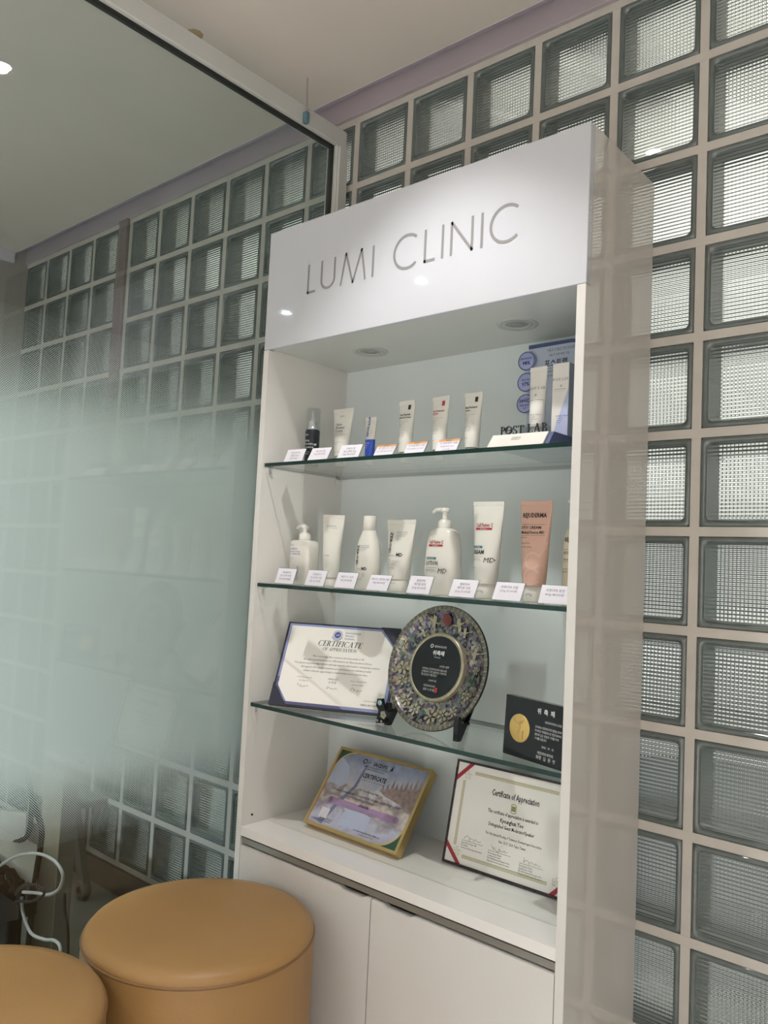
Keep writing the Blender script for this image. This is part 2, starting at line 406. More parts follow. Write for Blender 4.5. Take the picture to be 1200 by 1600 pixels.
# capitals with serifs: unit height 1, strokes (thick / thin) as polygons
def serif(T, st, x, z, h, al='c', shear=0., gap=.12):
    th, tn, sf = .16, .055, .05
    def V(a, w=th): return [[(a, 0), (a+w, 0), (a+w, 1), (a, 1)]]
    def S(a, w, y, e=.10): return [[(a-e, y), (a+w+e, y), (a+w+e, y+sf), (a-e, y+sf)]]
    def D(x0, y0, x1, y1, w): return [[(x0, y0), (x0+w, y0), (x1+w, y1), (x1, y1)]]
    def ARC(cx, cz, rx, rz, a0, a1, ti, n=16):
        o = []
        for i in range(n):
            t, u = a0+(a1-a0)*i/n, a0+(a1-a0)*(i+1)/n
            def w(q): return tn+(ti-tn)*abs(math.cos(q))
            o.append([(cx+(rx-w(t))*math.cos(t), cz+(rz-tn)*math.sin(t)), (cx+rx*math.cos(t), cz+rz*math.sin(t)), (cx+rx*math.cos(u), cz+rz*math.sin(u)), (cx+(rx-w(u))*math.cos(u), cz+(rz-tn)*math.sin(u))])
        return o
    G = {
     'P': (.62, V(.08)+S(.08, th, 0)+[[(0, 1-sf), (.3, 1-sf), (.3, 1), (0, 1)], [(.2, .46), (.3, .46), (.3, .46+tn), (.2, .46+tn)]]+ARC(.3, .73, .3, .27, -PI/2, PI/2, th)),
     'R': (.74, V(.08)+S(.08, th, 0)+[[(0, 1-sf), (.3, 1-sf), (.3, 1), (0, 1)], [(.2, .46), (.3, .46), (.3, .46+tn), (.2, .46+tn)]]+ARC(.3, .73, .3, .27, -PI/2, PI/2, th)+[[(.28, .48), (.44, .48), (.74, 0), (.56, 0)]]),
     'B': (.66, V(.08)+[[(0, 1-sf), (.3, 1-sf), (.3, 1), (0, 1)], [(0, 0), (.32, 0), (.32, sf), (0, sf)], [(.2, .5), (.3, .5), (.3, .5+tn), (.2, .5+tn)]]+ARC(.3, .76, .28, .24, -PI/2, PI/2, th)+ARC(.32, .26, .33, .27, -PI/2, PI/2, th)),
     'O': (.86, ARC(.43, .5, .43, .52, 0, 2*PI, th, 28)),
     'C': (.80, ARC(.43, .5, .43, .52, PI*.25, PI*1.75, th, 24)+[[(.70, .72), (.75, .70), (.75, .98), (.71, .98)]]),
     'S': (.56, ARC(.27, .74, .25, .27, PI*.1, PI*1.25, th*.8)+ARC(.28, .27, .28, .28, -PI*.85, PI*.3, th*.8)+[[(.13, .6), (.22, .66), (.5, .42), (.4, .36)]]+[[(.46, .74), (.51, .74), (.51, 1), (.47, 1)], [(.02, .0), (.06, .0), (.06, .28), (.02, .28)]]),
     'T': (.76, V(.30)+S(.30, th, 0)+[[(0, 1-tn), (.76, 1-tn), (.76, 1), (0, 1)], [(0, .74), (.05, .74), (.07, 1), (0, 1)], [(.71, .74), (.76, .74), (.76, 1), (.69, 1)]]),
     'L': (.66, V(.10)+S(.10, th, 1-sf)+[[(0, 0), (.64, 0), (.64, tn), (0, tn)], [(.59, 0), (.66, .28), (.62, .28), (.54, tn)]]),
     'E': (.64, V(.10)+[[(0, 0), (.6, 0), (.6, tn), (0, tn)], [(0, 1-tn), (.58, 1-tn), (.58, 1), (0, 1)], [(.2, .5), (.45, .5), (.45, .5+tn), (.2, .5+tn)], [(.55, 0), (.64, .26), (.6, .26), (.5, tn)], [(.52, 1), (.6, 1), (.6, .76), (.56, .76)], [(.42, .4), (.47, .4), (.47, .66), (.42, .66)]]),
     'F': (.60, V(.10)+S(.10, th, 0)+[[(0, 1-tn), (.58, 1-tn), (.58, 1), (0, 1)], [(.2, .5), (.45, .5), (.45, .5+tn), (.2, .5+tn)], [(.52, 1), (.6, 1), (.6, .76), (.56, .76)], [(.42, .4), (.47, .4), (.47, .66), (.42, .66)]]),
     'I': (.36, V(.10)+S(.10, th, 0)+S(.10, th, 1-sf)),
     'A': (.84, D(.08, 0, .38, 1, tn)+D(.60, 0, .33, 1, th)+[[(.2, .3), (.6, .3), (.6, .3+tn), (.2, .3+tn)]]+[[(0, 0), (.24, 0), (.24, sf), (0, sf)], [(.5, 0), (.86, 0), (.86, sf), (.5, sf)]]),
     'N': (.86, [[(.10, 0), (.10+tn, 0), (.10+tn, 1), (.10, 1)], [(.70, 0), (.70+tn, 0), (.70+tn, 1), (.70, 1)], [(.06, 1), (.24, 1), (.76, 0), (.62, 0)], [(0, 0), (.26, 0), (.26, sf), (0, sf)], [(.6, 1-sf), (.86, 1-sf), (.86, 1), (.6, 1)], [(0, 1-sf), (.2, 1-sf), (.2, 1), (0, 1)]]),
     ' ': (.34, []),
    }
    W = sum(G[c][0]+gap for c in st)-gap; X = x-(W*h/2 if al == 'c' else 0)
    for c in st:
        w, ps = G[c]
        for p in ps: T.poly([(X+a*h+shear*b*h, z+b*h) for a, b in p])
        X += (w+gap)*h
    return T

# ================================================================== the setting
XL, XR, YF = -.875, 4.2, -4.6
def slab(name, *b, m, r=0): return struct(MB().box(*b, m, r).build(name))
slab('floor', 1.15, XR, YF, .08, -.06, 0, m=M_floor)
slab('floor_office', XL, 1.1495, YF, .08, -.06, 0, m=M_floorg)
slab('ceiling', XL, XR, YF, -.06, CEIL, CEIL+.1, m=M_ceil)
slab('wall_left', XL-.1, XL, YF, .08, 0, CEIL+.05, m=M_wall_dark)
slab('wall_right', XR, XR+.1, YF, .08, 0, CEIL+.05, m=M_wall)
slab('wall_front', XL, XR, YF-.1, YF, 0, CEIL+.05, m=M_wall)
P, J = .2, .019
GX1 = 17
def block_grid():
    mb = MB(); h = J/2
    for r in range(13):
        z = 2.5-r*P; mb.box(XL, GX1*P+.4, .0, .08, z-h, z+h, M_grout)
    xs = [c*P for c in range(0, GX1+1)]+[-.0755-c*P for c in range(0, 4)]
    for x in xs:
        w0, w1 = (-.012, h) if x == 0 else ((-h, .002) if abs(x+.0755) < 1e-6 else (-h, h))
        for r in range(12): mb.box(x+w0, x+w1, .0006, .0794, 2.5-(r+1)*P+h, 2.5-r*P-h, M_grout)
    mb.box(GX1*P+h, XR, 0, .08, .1-h, 2.51, M_grout)
    mb.box(-.072, -.014, .01, .08, .1, 2.51, M_grout)
    # block-filled panel behind the display cabinet is closed with mortar
    mb.box(XL, XR, 0, .08, 0, .1-h, M_base)
    return struct(mb.build('wall_back'))
wall = block_grid()
def block_mesh():
    """hollow glass block: rounded rim, front pane with level ribs, back pane with upright ribs, inner side walls"""
    mb = MB(); S = (P-J)/2; D = .078
    def rr(s, rad, y, n=5):
        o = []
        for q, (sx, sz) in enumerate(((1, 1), (-1, 1), (-1, -1), (1, -1))):
            for k in range(n+1):
                t = q*PI/2+PI/2*k/n
                o.append((sx*(s-rad)+rad*math.cos(t), y, sz*(s-rad)+rad*math.sin(t)))
        return o
    W = S-.0125
    # rim: pillowed band around the front face
    mb.loft([rr(S, .006, .012), rr(S, .007, .003), rr(S-.0015, .008, -.0005), rr(S-.005, .009, -.0025), rr(S-.0085, .010, -.0022), rr(S-.011, .011, .0005), rr(W, .011, .003)], M_gb_rim, True, False, False)
    # inner side walls
    mb.loft([rr(W, .011, .003), rr(W, .011, D-.003)], M_gb_in, False, False, False)
    mb.loft([rr(S, .006, D), rr(W, .011, D-.001)], M_gb_rim, False, False, False)
    # panes
    A, per, seg = .00085, 2*W/20, 6
    n = 20*seg
    def ribs(y, horiz, sgn, amp):
        vs = []
        for i in range(n+1):
            t = -W+2*W*i/n; yy = y+sgn*amp*math.cos(2*PI*(t+W)/per)
            vs += [(-W, yy, t), (W, yy, t)] if horiz else [(t, yy, -W), (t, yy, W)]
        fs = [(2*i, 2*i+1, 2*i+3, 2*i+2) for i in range(n)]
        return vs, fs
    for y0, yr, hz, sg in ((.003, .0095, True, 1), (D-.002, D-.0085, False, -1)):
        mb.add([(-W, y0, -W), (W, y0, -W), (W, y0, W), (-W, y0, W)], [(0, 1, 2, 3)], M_gb_front)
        vs, fs = ribs(yr, hz, sg, A); mb.add(vs, fs, M_gb_front, True)
    me = bpy.data.meshes.new('glass_block'); me.from_pydata(mb.v, [], mb.f)
    for m in mb.m: me.materials.append(m)
    for p, i, q in zip(me.polygons, mb.mi, mb.sm): p.material_index = i; p.use_smooth = q
    # normals: every pane face must look away from its own glass
    bm = bmesh.new(); bm.from_mesh(me); gi = list(me.materials).index(M_gb_front)
    for f in bm.faces:
        c = f.calc_center_median()
        if f.material_index == gi:
            front = c.y < D/2; outer = (c.y < .005) if front else (c.y > D-.004)
            want = -1 if (front == outer) else 1
            if f.normal.y*want < 0: f.normal_flip()
        else:
            if me.materials[f.material_index] == M_gb_in:
                if f.normal.dot(Vector((c.x, 0, c.z))) > 0: f.normal_flip()
            elif c.y < D/2 and f.normal.dot(Vector((c.x*.3, -1 if c.y < .002 else 0, c.z*.3))) < 0: f.normal_flip()
    bm.to_mesh(me); bm.free()
    return me
BLK = block_mesh()
cols = [c*P+P/2 for c in range(GX1)]+[-.0755-P/2-c*P for c in range(4)]
for c, x in enumerate(cols):
    for r in range(12):
        z = 2.5-r*P-P/2
        if 1.3 < x < 2.0 and z < 1.9: continue          # wholly behind the cabinet
        o = bpy.data.objects.new('glass_block', BLK); COL.objects.link(o); o.parent = wall
        o.location = (x, R.uniform(-.0006, .0006), z)
        if R.random() < .5: o.rotation_euler = (0, PI, 0); o.location.y += 0
        o.rotation_euler.x = R.uniform(-.003, .003); o.rotation_euler.z = R.uniform(-.003, .003)
# closed fill behind the cabinet so that no daylight leaks
struct(MB().box(1.31, 1.99, .02, .07, .11, 1.89, M_grout).build('wall_fill'))
struct(MB().box(XL, XR, -.012, .08, 2.51, 2.576, M_alu, .002).build('trim_1'))
struct(MB().prism([(-.062, CEIL-.001), (-.012, 2.576), (.08, 2.576), (.08, 2.66), (-.062, 2.66)], M_alu2, 'x', XL, XR).build('trim_2'))
struct(MB().box(-.073, -.013, -.012, .06, 0, 2.512, M_pillar, .002).build('trim_3'))
slab('baseboard_back', XL, XR, -.010, -.0002, 0, .085, m=M_base, r=.002)
struct(MB().box(XL, XL+.02, YF, -.07, CEIL-.05, CEIL-.0005, M_alu2).build('trim_4'))
# made-up passage beyond the blocks: strips, openings and beams give bright and dark dots
slab('floor_outside_added', -9, 10, .09, 7.0, -.16, -.06, m=mat('added_outside_gravel', '5f6468', .7))
M_par = mat('added_outside_wall', '6a737a', .8); M_pav = mat('added_outside_paving', 'eef1f4', .35); M_beam = mat('added_outside_beam', '5b5853', .8)
for k in range(24): struct(MB().box(-8.8+k*.8, -8.28+k*.8, .12, 2.28, -.0599, -.045, M_pav).build('floor_outside_added_slab'))
slab('wall_outside_added', -9, 10, 2.3, 2.5, -.06, .95, m=M_par)
slab('wall_outside_added_lintel', -9, 10, 2.3, 2.5, 1.75, 2.2, m=M_par)
for k in range(20): struct(MB().box(-8.8+k*.95, -8.35+k*.95, 2.3, 2.5, .9501, 1.7499, M_par).build('wall_outside_added_pier'))
for k in range(26): struct(MB().box(-8.8+k*.75, -8.5+k*.75, .1, 2.5, 2.95, 3.1, M_beam).build('ceiling_outside_added_beam'))

# ================================================================== lamps
def downlight(x, y, label, colr, w, diff, spot=False):
    t = tag(empty('ceiling_downlight', (x, y, CEIL)), label, 'lamp', 'round downlights in the ceiling')
    MB().lathe([(.024, -.001), (.024, -.004), (.038, -.006), (.045, -.003), (.046, 0)], M_white, 32).build('trim_ring', t)
    MB().lathe([(0, -.0022), (.0238, -.0022), (.0238, -.0005)], diff, 32).build('diffuser', t)
    if spot: l = bpy.data.lights.new('downlight_lamp', 'SPOT'); l.spot_size = 1.52; l.spot_blend = .5; l.shadow_soft_size = .022
    else: l = bpy.data.lights.new('downlight_lamp', 'AREA'); l.shape = 'DISK'; l.size = .045; l.spread = 1.8
    l.energy = w; l.color = colr
    o = bpy.data.objects.new('downlight_lamp', l); COL.objects.link(o); o.location = (0, 0, -.012); o.parent = t
    return t
COLD, WARM = (.84, .93, 1.), (.97, .97, 1.)
downlight(1.79, -.735, 'downlight above the ottomans, nearest to the display cabinet', (1., .97, .955), KEY_W, M_ledwarm, True)
for x, y, lb in ((-.437, -1.815, 'downlight in the far corner of the room behind the glass'), (.476, -1.835, 'downlight behind the glass partition, nearest to it'), (-.2, -3.1, 'added unseen downlight of the office behind the glass, furthest from the block wall')):  # the last one is added out of view to brighten the film
    downlight(x, y, lb, COLD, LAMP_W*1.45, M_led)
for x, y, lb in ((3.6, -1.83, 'added unseen downlight by the right wall, first row'), (1.85, -2.9, 'added unseen downlight of the second row, nearest the glass partition'), (2.9, -2.9, 'added unseen downlight of the second row, in the middle'),
                 (3.8, -2.9, 'added unseen downlight of the second row, by the right wall'), (2.1, -3.9, 'added unseen downlight of the last row, nearest the glass partition'), (3.4, -3.9, 'added unseen downlight of the last row, by the right wall')):
    downlight(x, y, lb, WARM, LAMP_W, M_ledwarm)  # all of these are added out of view to raise the ambient light

# ================================================================== glass partition
gp = tag(empty('glass_partition', (1.15, 0, 0)), 'floor to ceiling glass partition with frosted dotted film in white frame', 'partition')
MB().box(-.005, .005, -3.6, -.048, .05, 2.412, M_pane).build('glass_pane', gp)
fm = MB(); fm.add([(-.0062, -3.6, .05), (-.0062, -.05, .05), (-.0062, -.05, 2.40), (-.0062, -3.6, 2.40)], [(0, 1, 2, 3)], M_film)
fo = fm.build('frosted_film', gp); fo['label'] = 'frosted film band fading into dots'
MB().box(-.022, .022, -3.6, -.012, 2.414, 2.466, M_frame, .003).build('top_rail', gp)
MB().box(-.022, .022, -.05, -.0125, .0, 2.4135, M_frame, .003).build('wall_post', gp)
MB().box(-.022, .022, -3.6, -.052, .001, .05, M_frame, .003).build('bottom_rail', gp)
MB().box(-.009, .009, -3.6, -.05, 2.408, 2.4138, M_seal).build('seal', gp)
MB().box(-.009, .009, -.056, -.0505, .05, 2.408, M_seal).build('seal', gp)
MB().box(.022, .03, -.045, -.013, .0, 2.41, M_frame).build('post_flange', gp)
hr = tag(empty('hanger_rod', (1.181, -.186, 2.424)), 'thin hooked metal rod with blue clip above the partition rail', 'hanger')
MB().tube([(0, 0, .006), (0, .001, .04), (-.004, .002, .085), (-.006, .003, .121)], .0026, M_chrome).build('rod', hr)
MB().box(-.008, .007, -.007, .007, -.014, .018, mat('blue_grey_clip', '5f7f8c', .4), .002).build('clip', hr)
tag(MB().lathe([(0, -.006), (.012, -.005), (.018, -.002), (.022, 0)], mat('beige_putty', 'a8977a', .8, bump=.5), 9, 1.072, -.487).build('ceiling_patch'), 'small rough beige patch stuck on the ceiling', 'patch').location.z = CEIL

# ================================================================== display cabinet
X0, X1, YC, T = 1.2, 2.1, -.303, .018
cab = tag(empty('display_cabinet', (0, 0, 0)), 'tall white glossy display cabinet with glass shelves and LUMI CLINIC fascia', 'cabinet')
for xa, m in ((X0, M_cab_in), (X1-T, M_side)):
    mb = MB(); mb.prism([(YC, 0), (-.001, 0), (-.001, 2.05), (YC+.0185, 2.05), (YC+.0185, 1.7395), (YC, 1.7395)], m, 'x', xa, xa+T)
    if m == M_side: mb.box(xa-.0006, xa+.0002, YC+.001, -.002, .003, 1.739, M_cab_in); mb.box(xa, xa+T-.0005, YC-.0005, YC, 0, 1.7395, M_cab)
    mb.build('side_panel', cab)
MB().box(X0+T, X1-T, -.007, -.001, .05, 2.03, M_back).build('back_panel', cab)
fa = MB().box(X0, X1, YC, YC+.018, 1.741, 2.05, M_fascia, .001, 1).build('fascia', cab)
MB().box(X0+T, X1-T, YC+.0185, -.001, 2.032, 2.049, M_cab).build('top_panel', cab)
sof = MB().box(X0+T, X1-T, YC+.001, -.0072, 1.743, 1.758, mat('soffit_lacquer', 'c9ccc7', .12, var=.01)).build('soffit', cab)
MB().box(X0+T, X1-T, YC+.001, -.222, .5215, .543, M_top).build('counter_front', cab)
MB().box(X0+T, X1-T, -.2205, -.0072, .524, .5425, M_top).build('base_board', cab)
pr_ = MB(); al = mat('grey_aluminium_profile', '9c9b96', .3, metal=.5)
pr_.box(X0+T, X1-T, -.284, -.270, .498, .5213, al).box(X0+T, X1-T, -.300, -.284, .5145, .5175, al).box(X0+T, X1-T, -.297, -.292, .503, .5145, al)
pr_.build('pull_profile', cab)
def door(xa, xb, notch):
    a, b = notch; zt = .4985
    poly = [(xa, .062), (xb, .062), (xb, zt), (b, zt), (b-.014, zt-.0055), (a+.014, zt-.0055), (a, zt), (xa, zt)]
    d = MB().prism(poly, M_cab, 'y', YC, YC+.018).build('door', cab)
    return d
door(X0+T+.002, 1.6485, (1.548, 1.634)); door(1.6515, X1-T-.002, (1.676, 1.765))
MB().box(X0+T, X1-T, -.285, -.267, 0, .06, M_cab).build('plinth', cab)
# lettering of the fascia: thin geometric capitals
T1 = Txt(); w = .0062; zb, zt = 1.8605, 1.9345; zc = (zb+zt)/2; hh = zt-zb
def bar(x, a=zb, b=zt): T1.rect(x-w/2, x+w/2, a, b)
bar(1.3525); T1.rect(1.3525-w/2, 1.379, zb, zb+w)
bar(1.3985, zb+.024); bar(1.4425, zb+.024); T1.ring(1.4205, zb+.025, .0189, .0251, 18, 1., PI, 2*PI)
for a, b in (((1.4645, zb), (1.4785, zt)), ((1.4785, zt), (1.5035, zb)), ((1.5035, zb), (1.5285, zt)), ((1.5285, zt), (1.5425, zb))): T1.stroke([a, b], w*.95)
bar(1.5655)
T1.ring(1.6665, zc, .0345, .0408, 40, 1., .27*PI, 1.73*PI)
bar(1.7165); T1.rect(1.7165-w/2, 1.744, zb, zb+w)
bar(1.7635)
bar(1.7865); bar(1.8395); T1.stroke([(1.7865, zt-.002), (1.8395, zb+.002)], w)
bar(1.8635)
T1.ring(1.9225, zc, .0345, .0408, 40, 1., .27*PI, 1.73*PI)
lt = T1.build('lettering', M_letter, fa, YC, .0006); lt['label'] = 'grey LUMI CLINIC lettering'
# shelves on small brackets
SH = (1.447, 1.143, .845)
for z in SH:
    mb = MB(); a = (X0+T+.0012, X1-T-.0012, -.296, -.009, z-.009, z)
    mb.box(*a, M_shelf)
    mb.mi[0:4] = [mb._mat(M_edge)]*4
    s = mb.build('glass_shelf', cab)
    for x, sx in ((X0+T, 1), (X1-T, -1)):
        for y in (-.278, -.03):
            xa, xb = sorted((x+sx*.0002, x+sx*.012))
            b_ = MB().box(xa, xb, y-.004, y+.004, z-.0135, z-.0095, M_chrome); xa, xb = sorted((x+sx*.0002, x+sx*.003))
            b_.box(xa, xb, y-.003, y+.003, z-.026, z-.0135, M_chrome).build('shelf_bracket', cab)
for x in (1.43, 1.86):
    s = MB().lathe([(.024, 1.7425), (.025, 1.7405), (.031, 1.7395), (.0325, 1.7415), (.034, 1.7415), (.035, 1.7395), (.044, 1.7405), (.0455, 1.7428)], mat('spot_trim', 'b5b8b3', .25), 36, x, -.148).build('spotlight_trim', cab)
    MB().lathe([(0, 1.7405), (.010, 1.7402), (.012, 1.7418), (.024, 1.7422)], M_lensoff, 28, x, -.148).build('lens', s)
for y, z in ((-.27, .565),): MB().lathe([(0, .0012), (.003, .0012), (.003, 0)], M_dark, 8).build('screw_hole', cab, (X0+T, y, z), (0, PI/2, 0))

# ================================================================== bottles and tubes
SHLF = {1: SH[0]+.0004, 2: SH[1]+.0004, 3: SH[2]+.0004}
def sell(a, b, z, n=28, e=2.0, cx=0, cy=0):
    o = []
    for i in range(n):
        t = 2*PI*i/n; c, s = math.cos(t), math.sin(t)
        o.append((cx+a*math.copysign(abs(c)**(2/e), c), cy+b*math.copysign(abs(s)**(2/e), s), z))
    return o
def squeeze_tube(name, label, x, y, z, w, h, d, caph, capd, yaw=0., lean=0., m=M_whitesat, mc=M_white, ring=None, low=None, cat='tube', group='cosmetic tubes'):
    t = tag(empty(name, (x, y, z), (-lean, 0, yaw)), label, cat)
    a0, b0 = d/2, d/2
    zt = h-.009; n = 12
    def ab(zz):
        q = min(1, max(0, (zz-caph)/(zt-caph)))
        return a0+(w/2-a0)*q**.8, b0*(1-q**1.35)+.0014
    zz = [caph+(zt-caph)*k/n for k in range(n+1)]
    mb = MB()
    if low:
        mid = low[0]; z1 = [q for q in zz if q < mid]+[mid]; z2 = [mid]+[q for q in zz if q > mid]
        mb.loft([sell(*ab(q), q) for q in z1], low[1]); mb.loft([sell(*ab(q), q) for q in z2], m)
    else: mb.loft([sell(*ab(q), q) for q in zz], m)
    mb.build('tube_body', t)
    MB().box(-w/2, w/2, -.0014, .0014, zt-.0005, h, m, .0008, 1).build('crimp', t)
    if ring: MB().lathe([(capd/2+.0006, caph-.001), (capd/2+.0012, caph), (capd/2+.0012, caph+.0035), (capd/2, caph+.0045)], ring, 28).build('collar', t)
    MB().lathe([(0, 0), (capd/2-.001, 0), (capd/2, .001), (capd/2, caph-.0008), (capd/2-.001, caph)], mc, 32).build('cap', t)
    def fy(px, pz):
        a, b = ab(pz); return -b*math.sqrt(max(0, 1-min(1, (px/a)**2)))
    return t, fy
def pump_bottle(name, label, x, y, z, prof, e, top, yaw=0., nozyaw=PI, m=M_white, mp=M_white, cat='bottle', colr=.016, nozl=.04):
    """prof: (z, a, b) up to the shoulder; top = full height"""
    t = tag(empty(name, (x, y, z), (0, 0, yaw)), label, cat)
    MB().loft([sell(a, b, q, 36, e) for q, a, b in prof], m).build('bottle_body', t)
    zs = prof[-1][0]
    MB().lathe([(colr*.96, zs), (colr, zs+.002), (colr*.95, zs+.016), (colr*.7, zs+.0175), (colr*.7, zs+.0195), (0, zs+.0195)], mp, 28).build('collar', t)
    MB().lathe([(colr*.42, zs+.0195), (colr*.42, top-.009)], mp, 16).build('pump_stem', t)
    c, s = math.cos(nozyaw), math.sin(nozyaw)
    hd = MB().lathe([(0, top-.010), (.0095, top-.010), (.0105, top-.008), (.0105, top-.003), (.008, top), (0, top)], mp, 20)
    hd.tube([(0, 0, top-.004), (.016*c, .016*s, top-.004), (nozl*.8*c, nozl*.8*s, top-.005), (nozl*c, nozl*s, top-.010)], .0042, mp, 10, 4, lambda q: .0055-.002*q)
    hd.build('pump_head', t)
    def fy(px, pz):
        for (z0, a0, b0), (z1, a1, b1) in zip(prof, prof[1:]):
            if z0 <= pz <= z1:
                q = (pz-z0)/((z1-z0) or 1); a, b = a0+(a1-a0)*q, b0+(b1-b0)*q; break
        else: a, b = prof[-1][1:]
        return -b*(max(0, 1-min(1, abs(px/a)**e)))**(1/e)
    return t, fy
def lines(T, x, z, dz, size, rows, al='l', **k):
    for i, r in enumerate(rows): T.put(r, x, z-i*dz, size, al, **k)
    return T

# ---- top shelf
Z1 = SHLF[1]
t = tag(empty('serum_bottle', (1.287, -.198, Z1)), 'black serum bottle with silver pump under a clear cap', 'bottle')
MB().lathe([(0, 0), (.0175, 0), (.019, .0015), (.019, .092), (.0175, .0955), (.011, .096), (0, .096)], M_navybk, 36).build('bottle_body', t)
MB().lathe([(.013, .096), (.013, .104), (.0105, .105), (.0105, .117), (.007, .119), (.005, .131), (.0045, .145), (0, .147)], mat('silver_pump', 'e2e4e4', .25, metal=.6), 24).build('pump', t)
MB().lathe([(.0178, .096), (.0185, .097), (.0182, .148), (.0165, .1515), (0, .152)], M_acr, 32).build('clear_cap', t)
fy = lambda px, pz: -math.sqrt(max(0, .019**2-min(px, .0189)**2))
T = Txt(); T.put('BELLE', -.001, .079, .0045); lines(T, -.010, .063, .0085, .0085, ['Extra', 'Boosting', 'Essence']); lines(T, -.010, .035, .005, .0035, ['Moisture care', 'all skin types', '50 ml'])
T.build('lettering', M_whitetxt, t, fy)
t, fy = squeeze_tube('cream_tube', 'white tube lettered Extra Booster Cream beside the black serum bottle', 1.366, -.168, Z1, .070, .150, .036, .026, .033)
T = Txt(); T.put('BELLE', 0, .128, .0055)
T.build('lettering', M_inkg, t, fy)
T = Txt(); lines(T, -.016, .105, .0085, .0095, ['Extra', 'Booster', 'Cream'], bold=.018); T.rect(-.016, .012, .0845, .085); T.put('Moisture barrier cream', -.016, .079, .0038, 'l')
lines(T, -.017, .060, .005, .0035, ['Deep nourishing cream', 'for dry skin']); T.put('50 ml e 1.7 fl.oz', -.014, .034, .0038, 'l'); T.build('lettering', M_inkg, t, fy)
t, fy = squeeze_tube('ointment_tube', 'small narrow tube, white above and cobalt blue below', 1.462, -.168, Z1, .036, .120, .022, .016, .019, low=(.063, M_blue), mc=M_white)
T = Txt(); T.put('REPAIR BALM', -.0005, .070, .0085, 'l', rot=PI/2, bold=.022); T.build('lettering', M_inkblue, t, fy)
T = Txt(); T.put('20 g / skin care', -.008, .072, .0042, 'l', rot=PI/2); T.put('cream', .009, .075, .004, 'l', rot=PI/2); T.build('lettering', M_inkg, t, fy)
T = Txt(); lines(T, -.007, .052, .0055, .004, ['DERMA', 'repair', '20 g']); T.build('lettering', M_whitetxt, t, fy)
for x, mk, ringm, nm, l2, lab in ((1.576, M_ink, M_black, 'Cica Peptide', 'Renewal Cream', 'white cream tube with black square mark and black collar'),
                         (1.676, M_inkred, mat('dark_red_collar', '7d2f38', .4), 'Sun Protector', 'SPF 50+', 'white cream tube with red square mark and dark red collar'),
                         (1.767, M_ink, mat('navy_collar', '2a3158', .4), 'Sun Protect', 'Cream', 'white cream tube with black square mark and navy collar')):
    t, fy = squeeze_tube('cream_tube', lab, x, -.168, Z1, .048, .150, .031, .024, .024, ring=ringm)
    T = Txt(); T.rect(.006, .0135, .127, .1385); T.build('square_mark', mk, t, fy)
    T = Txt(); T.put(nm, -.019, .113, .0068, 'l', wmax=.034, bold=.025); T.put(l2, -.019, .1065, .0055, 'l', bold=.025); T.rect(-.019, .012, .098, .0983); T.build('lettering', M_ink if mk is not M_inkred else M_inkred, t, fy)
    T = Txt(); T.put('SPF', -.019, .1005, .004, 'l'); T.build('lettering', M_orange, t, fy)
    T = Txt(); lines(T, -.017, .092, .0032, .0026, ['Daily moisture', 'and care', 'for all skin']); lines(T, -.015, .070, .0045, .0032, ['Dermatologist', 'tested formula', 'hypoallergenic']); T.put('50 ml', -.013, .044, .0042, 'l'); T.build('lettering', M_inkg, t, fy)

# ---- POST LAB counter display
st = tag(empty('counter_display', (0, 0, Z1)), 'slate blue POST LAB counter display with clear back board and badges', 'display stand')
bp_ = MB().prism([(-.284, 0), (-.05, 0), (-.05, .028), (-.262, .028)], M_postdk, 'x', 1.888, 2.022); bp_.build('base', st)
fp = MB().prism([(-.2885, .0005), (-.2845, .0005), (-.2625, .0285), (-.2665, .0285)], M_white, 'x', 1.886, 2.012); fpo = fp.build('front_plate', st)
T = Txt(); lines(T, 1.955, .0185, .0042, .0036, ['포스트랩 안내', '사용방법 보기'], 'r'); fyp = lambda a, b: -.2885+(b)*.022/.028; T.build('lettering', M_ink, fpo, fyp, .0003)
T = Txt(); serif(T, 'P', 1.9, .0287, .0172, 'l'); serif(T, 'ST', 1.9285, .0287, .0172, 'l'); serif(T, 'LAB', 1.9615, .0287, .0185, 'l')
T.ring(1.9192, .0378, .0066, .0084, 24); T.ring(1.9192, .0378, .0046, .0052, 20); T.stroke([(1.9155, .0378), (1.923, .0378)], .0014)
o = T.build('sign_letters', M_ink, st, -.262, .0002, .0022, one=True); o['label'] = 'black standing POST LAB letters'
bz0, bz1, bx0, bx1, rr_ = .028, .268, 1.846, 1.988, .036
arc = [(bx1-rr_+rr_*math.sin(q*PI/16), bz1-rr_+rr_*math.cos(q*PI/16)) for q in range(9)]
MB().prism([(bx0, bz0), (bx1, bz0)]+arc[::-1]+[(bx0, bz1)], M_acr, 'y', -.0705, -.0685).build('back_board', st)
mpf = mat('pale_blue_print', 'b9c3d4', .3, var=.02)
MB().prism([(bx0, bz0), (bx1, bz0)]+arc[::-1]+[(bx0, bz1)], mpf, 'y', -.0714, -.0706).build('printed_sheet', st)
ar2 = [(bx1-rr_+(rr_-.008)*math.sin(q*PI/16), bz1-rr_+(rr_-.008)*math.cos(q*PI/16)) for q in range(9)]
MB().loft([[(a, -.0724, b), (c, -.0724, d), (c, -.0715, d), (a, -.0715, b)] for (a, b), (c, d) in zip([(bx0, bz1)]+arc, [(bx0, bz1-.009)]+ar2)], M_postdk, False).build('top_band', st)
T = Txt(); T.put('“시술 후, 꼭 필요한 관리 포스트랩”', 1.927, .247, .0085, wmax=.07); T.put('시술 후 진정 재생 크림', 1.922, .236, .0065, wmax=.05); T.put('포스트랩', 1.915, .214, .0175, wmax=.056, bold=.022); T.rect(1.887, 1.945, .2085, .2092)
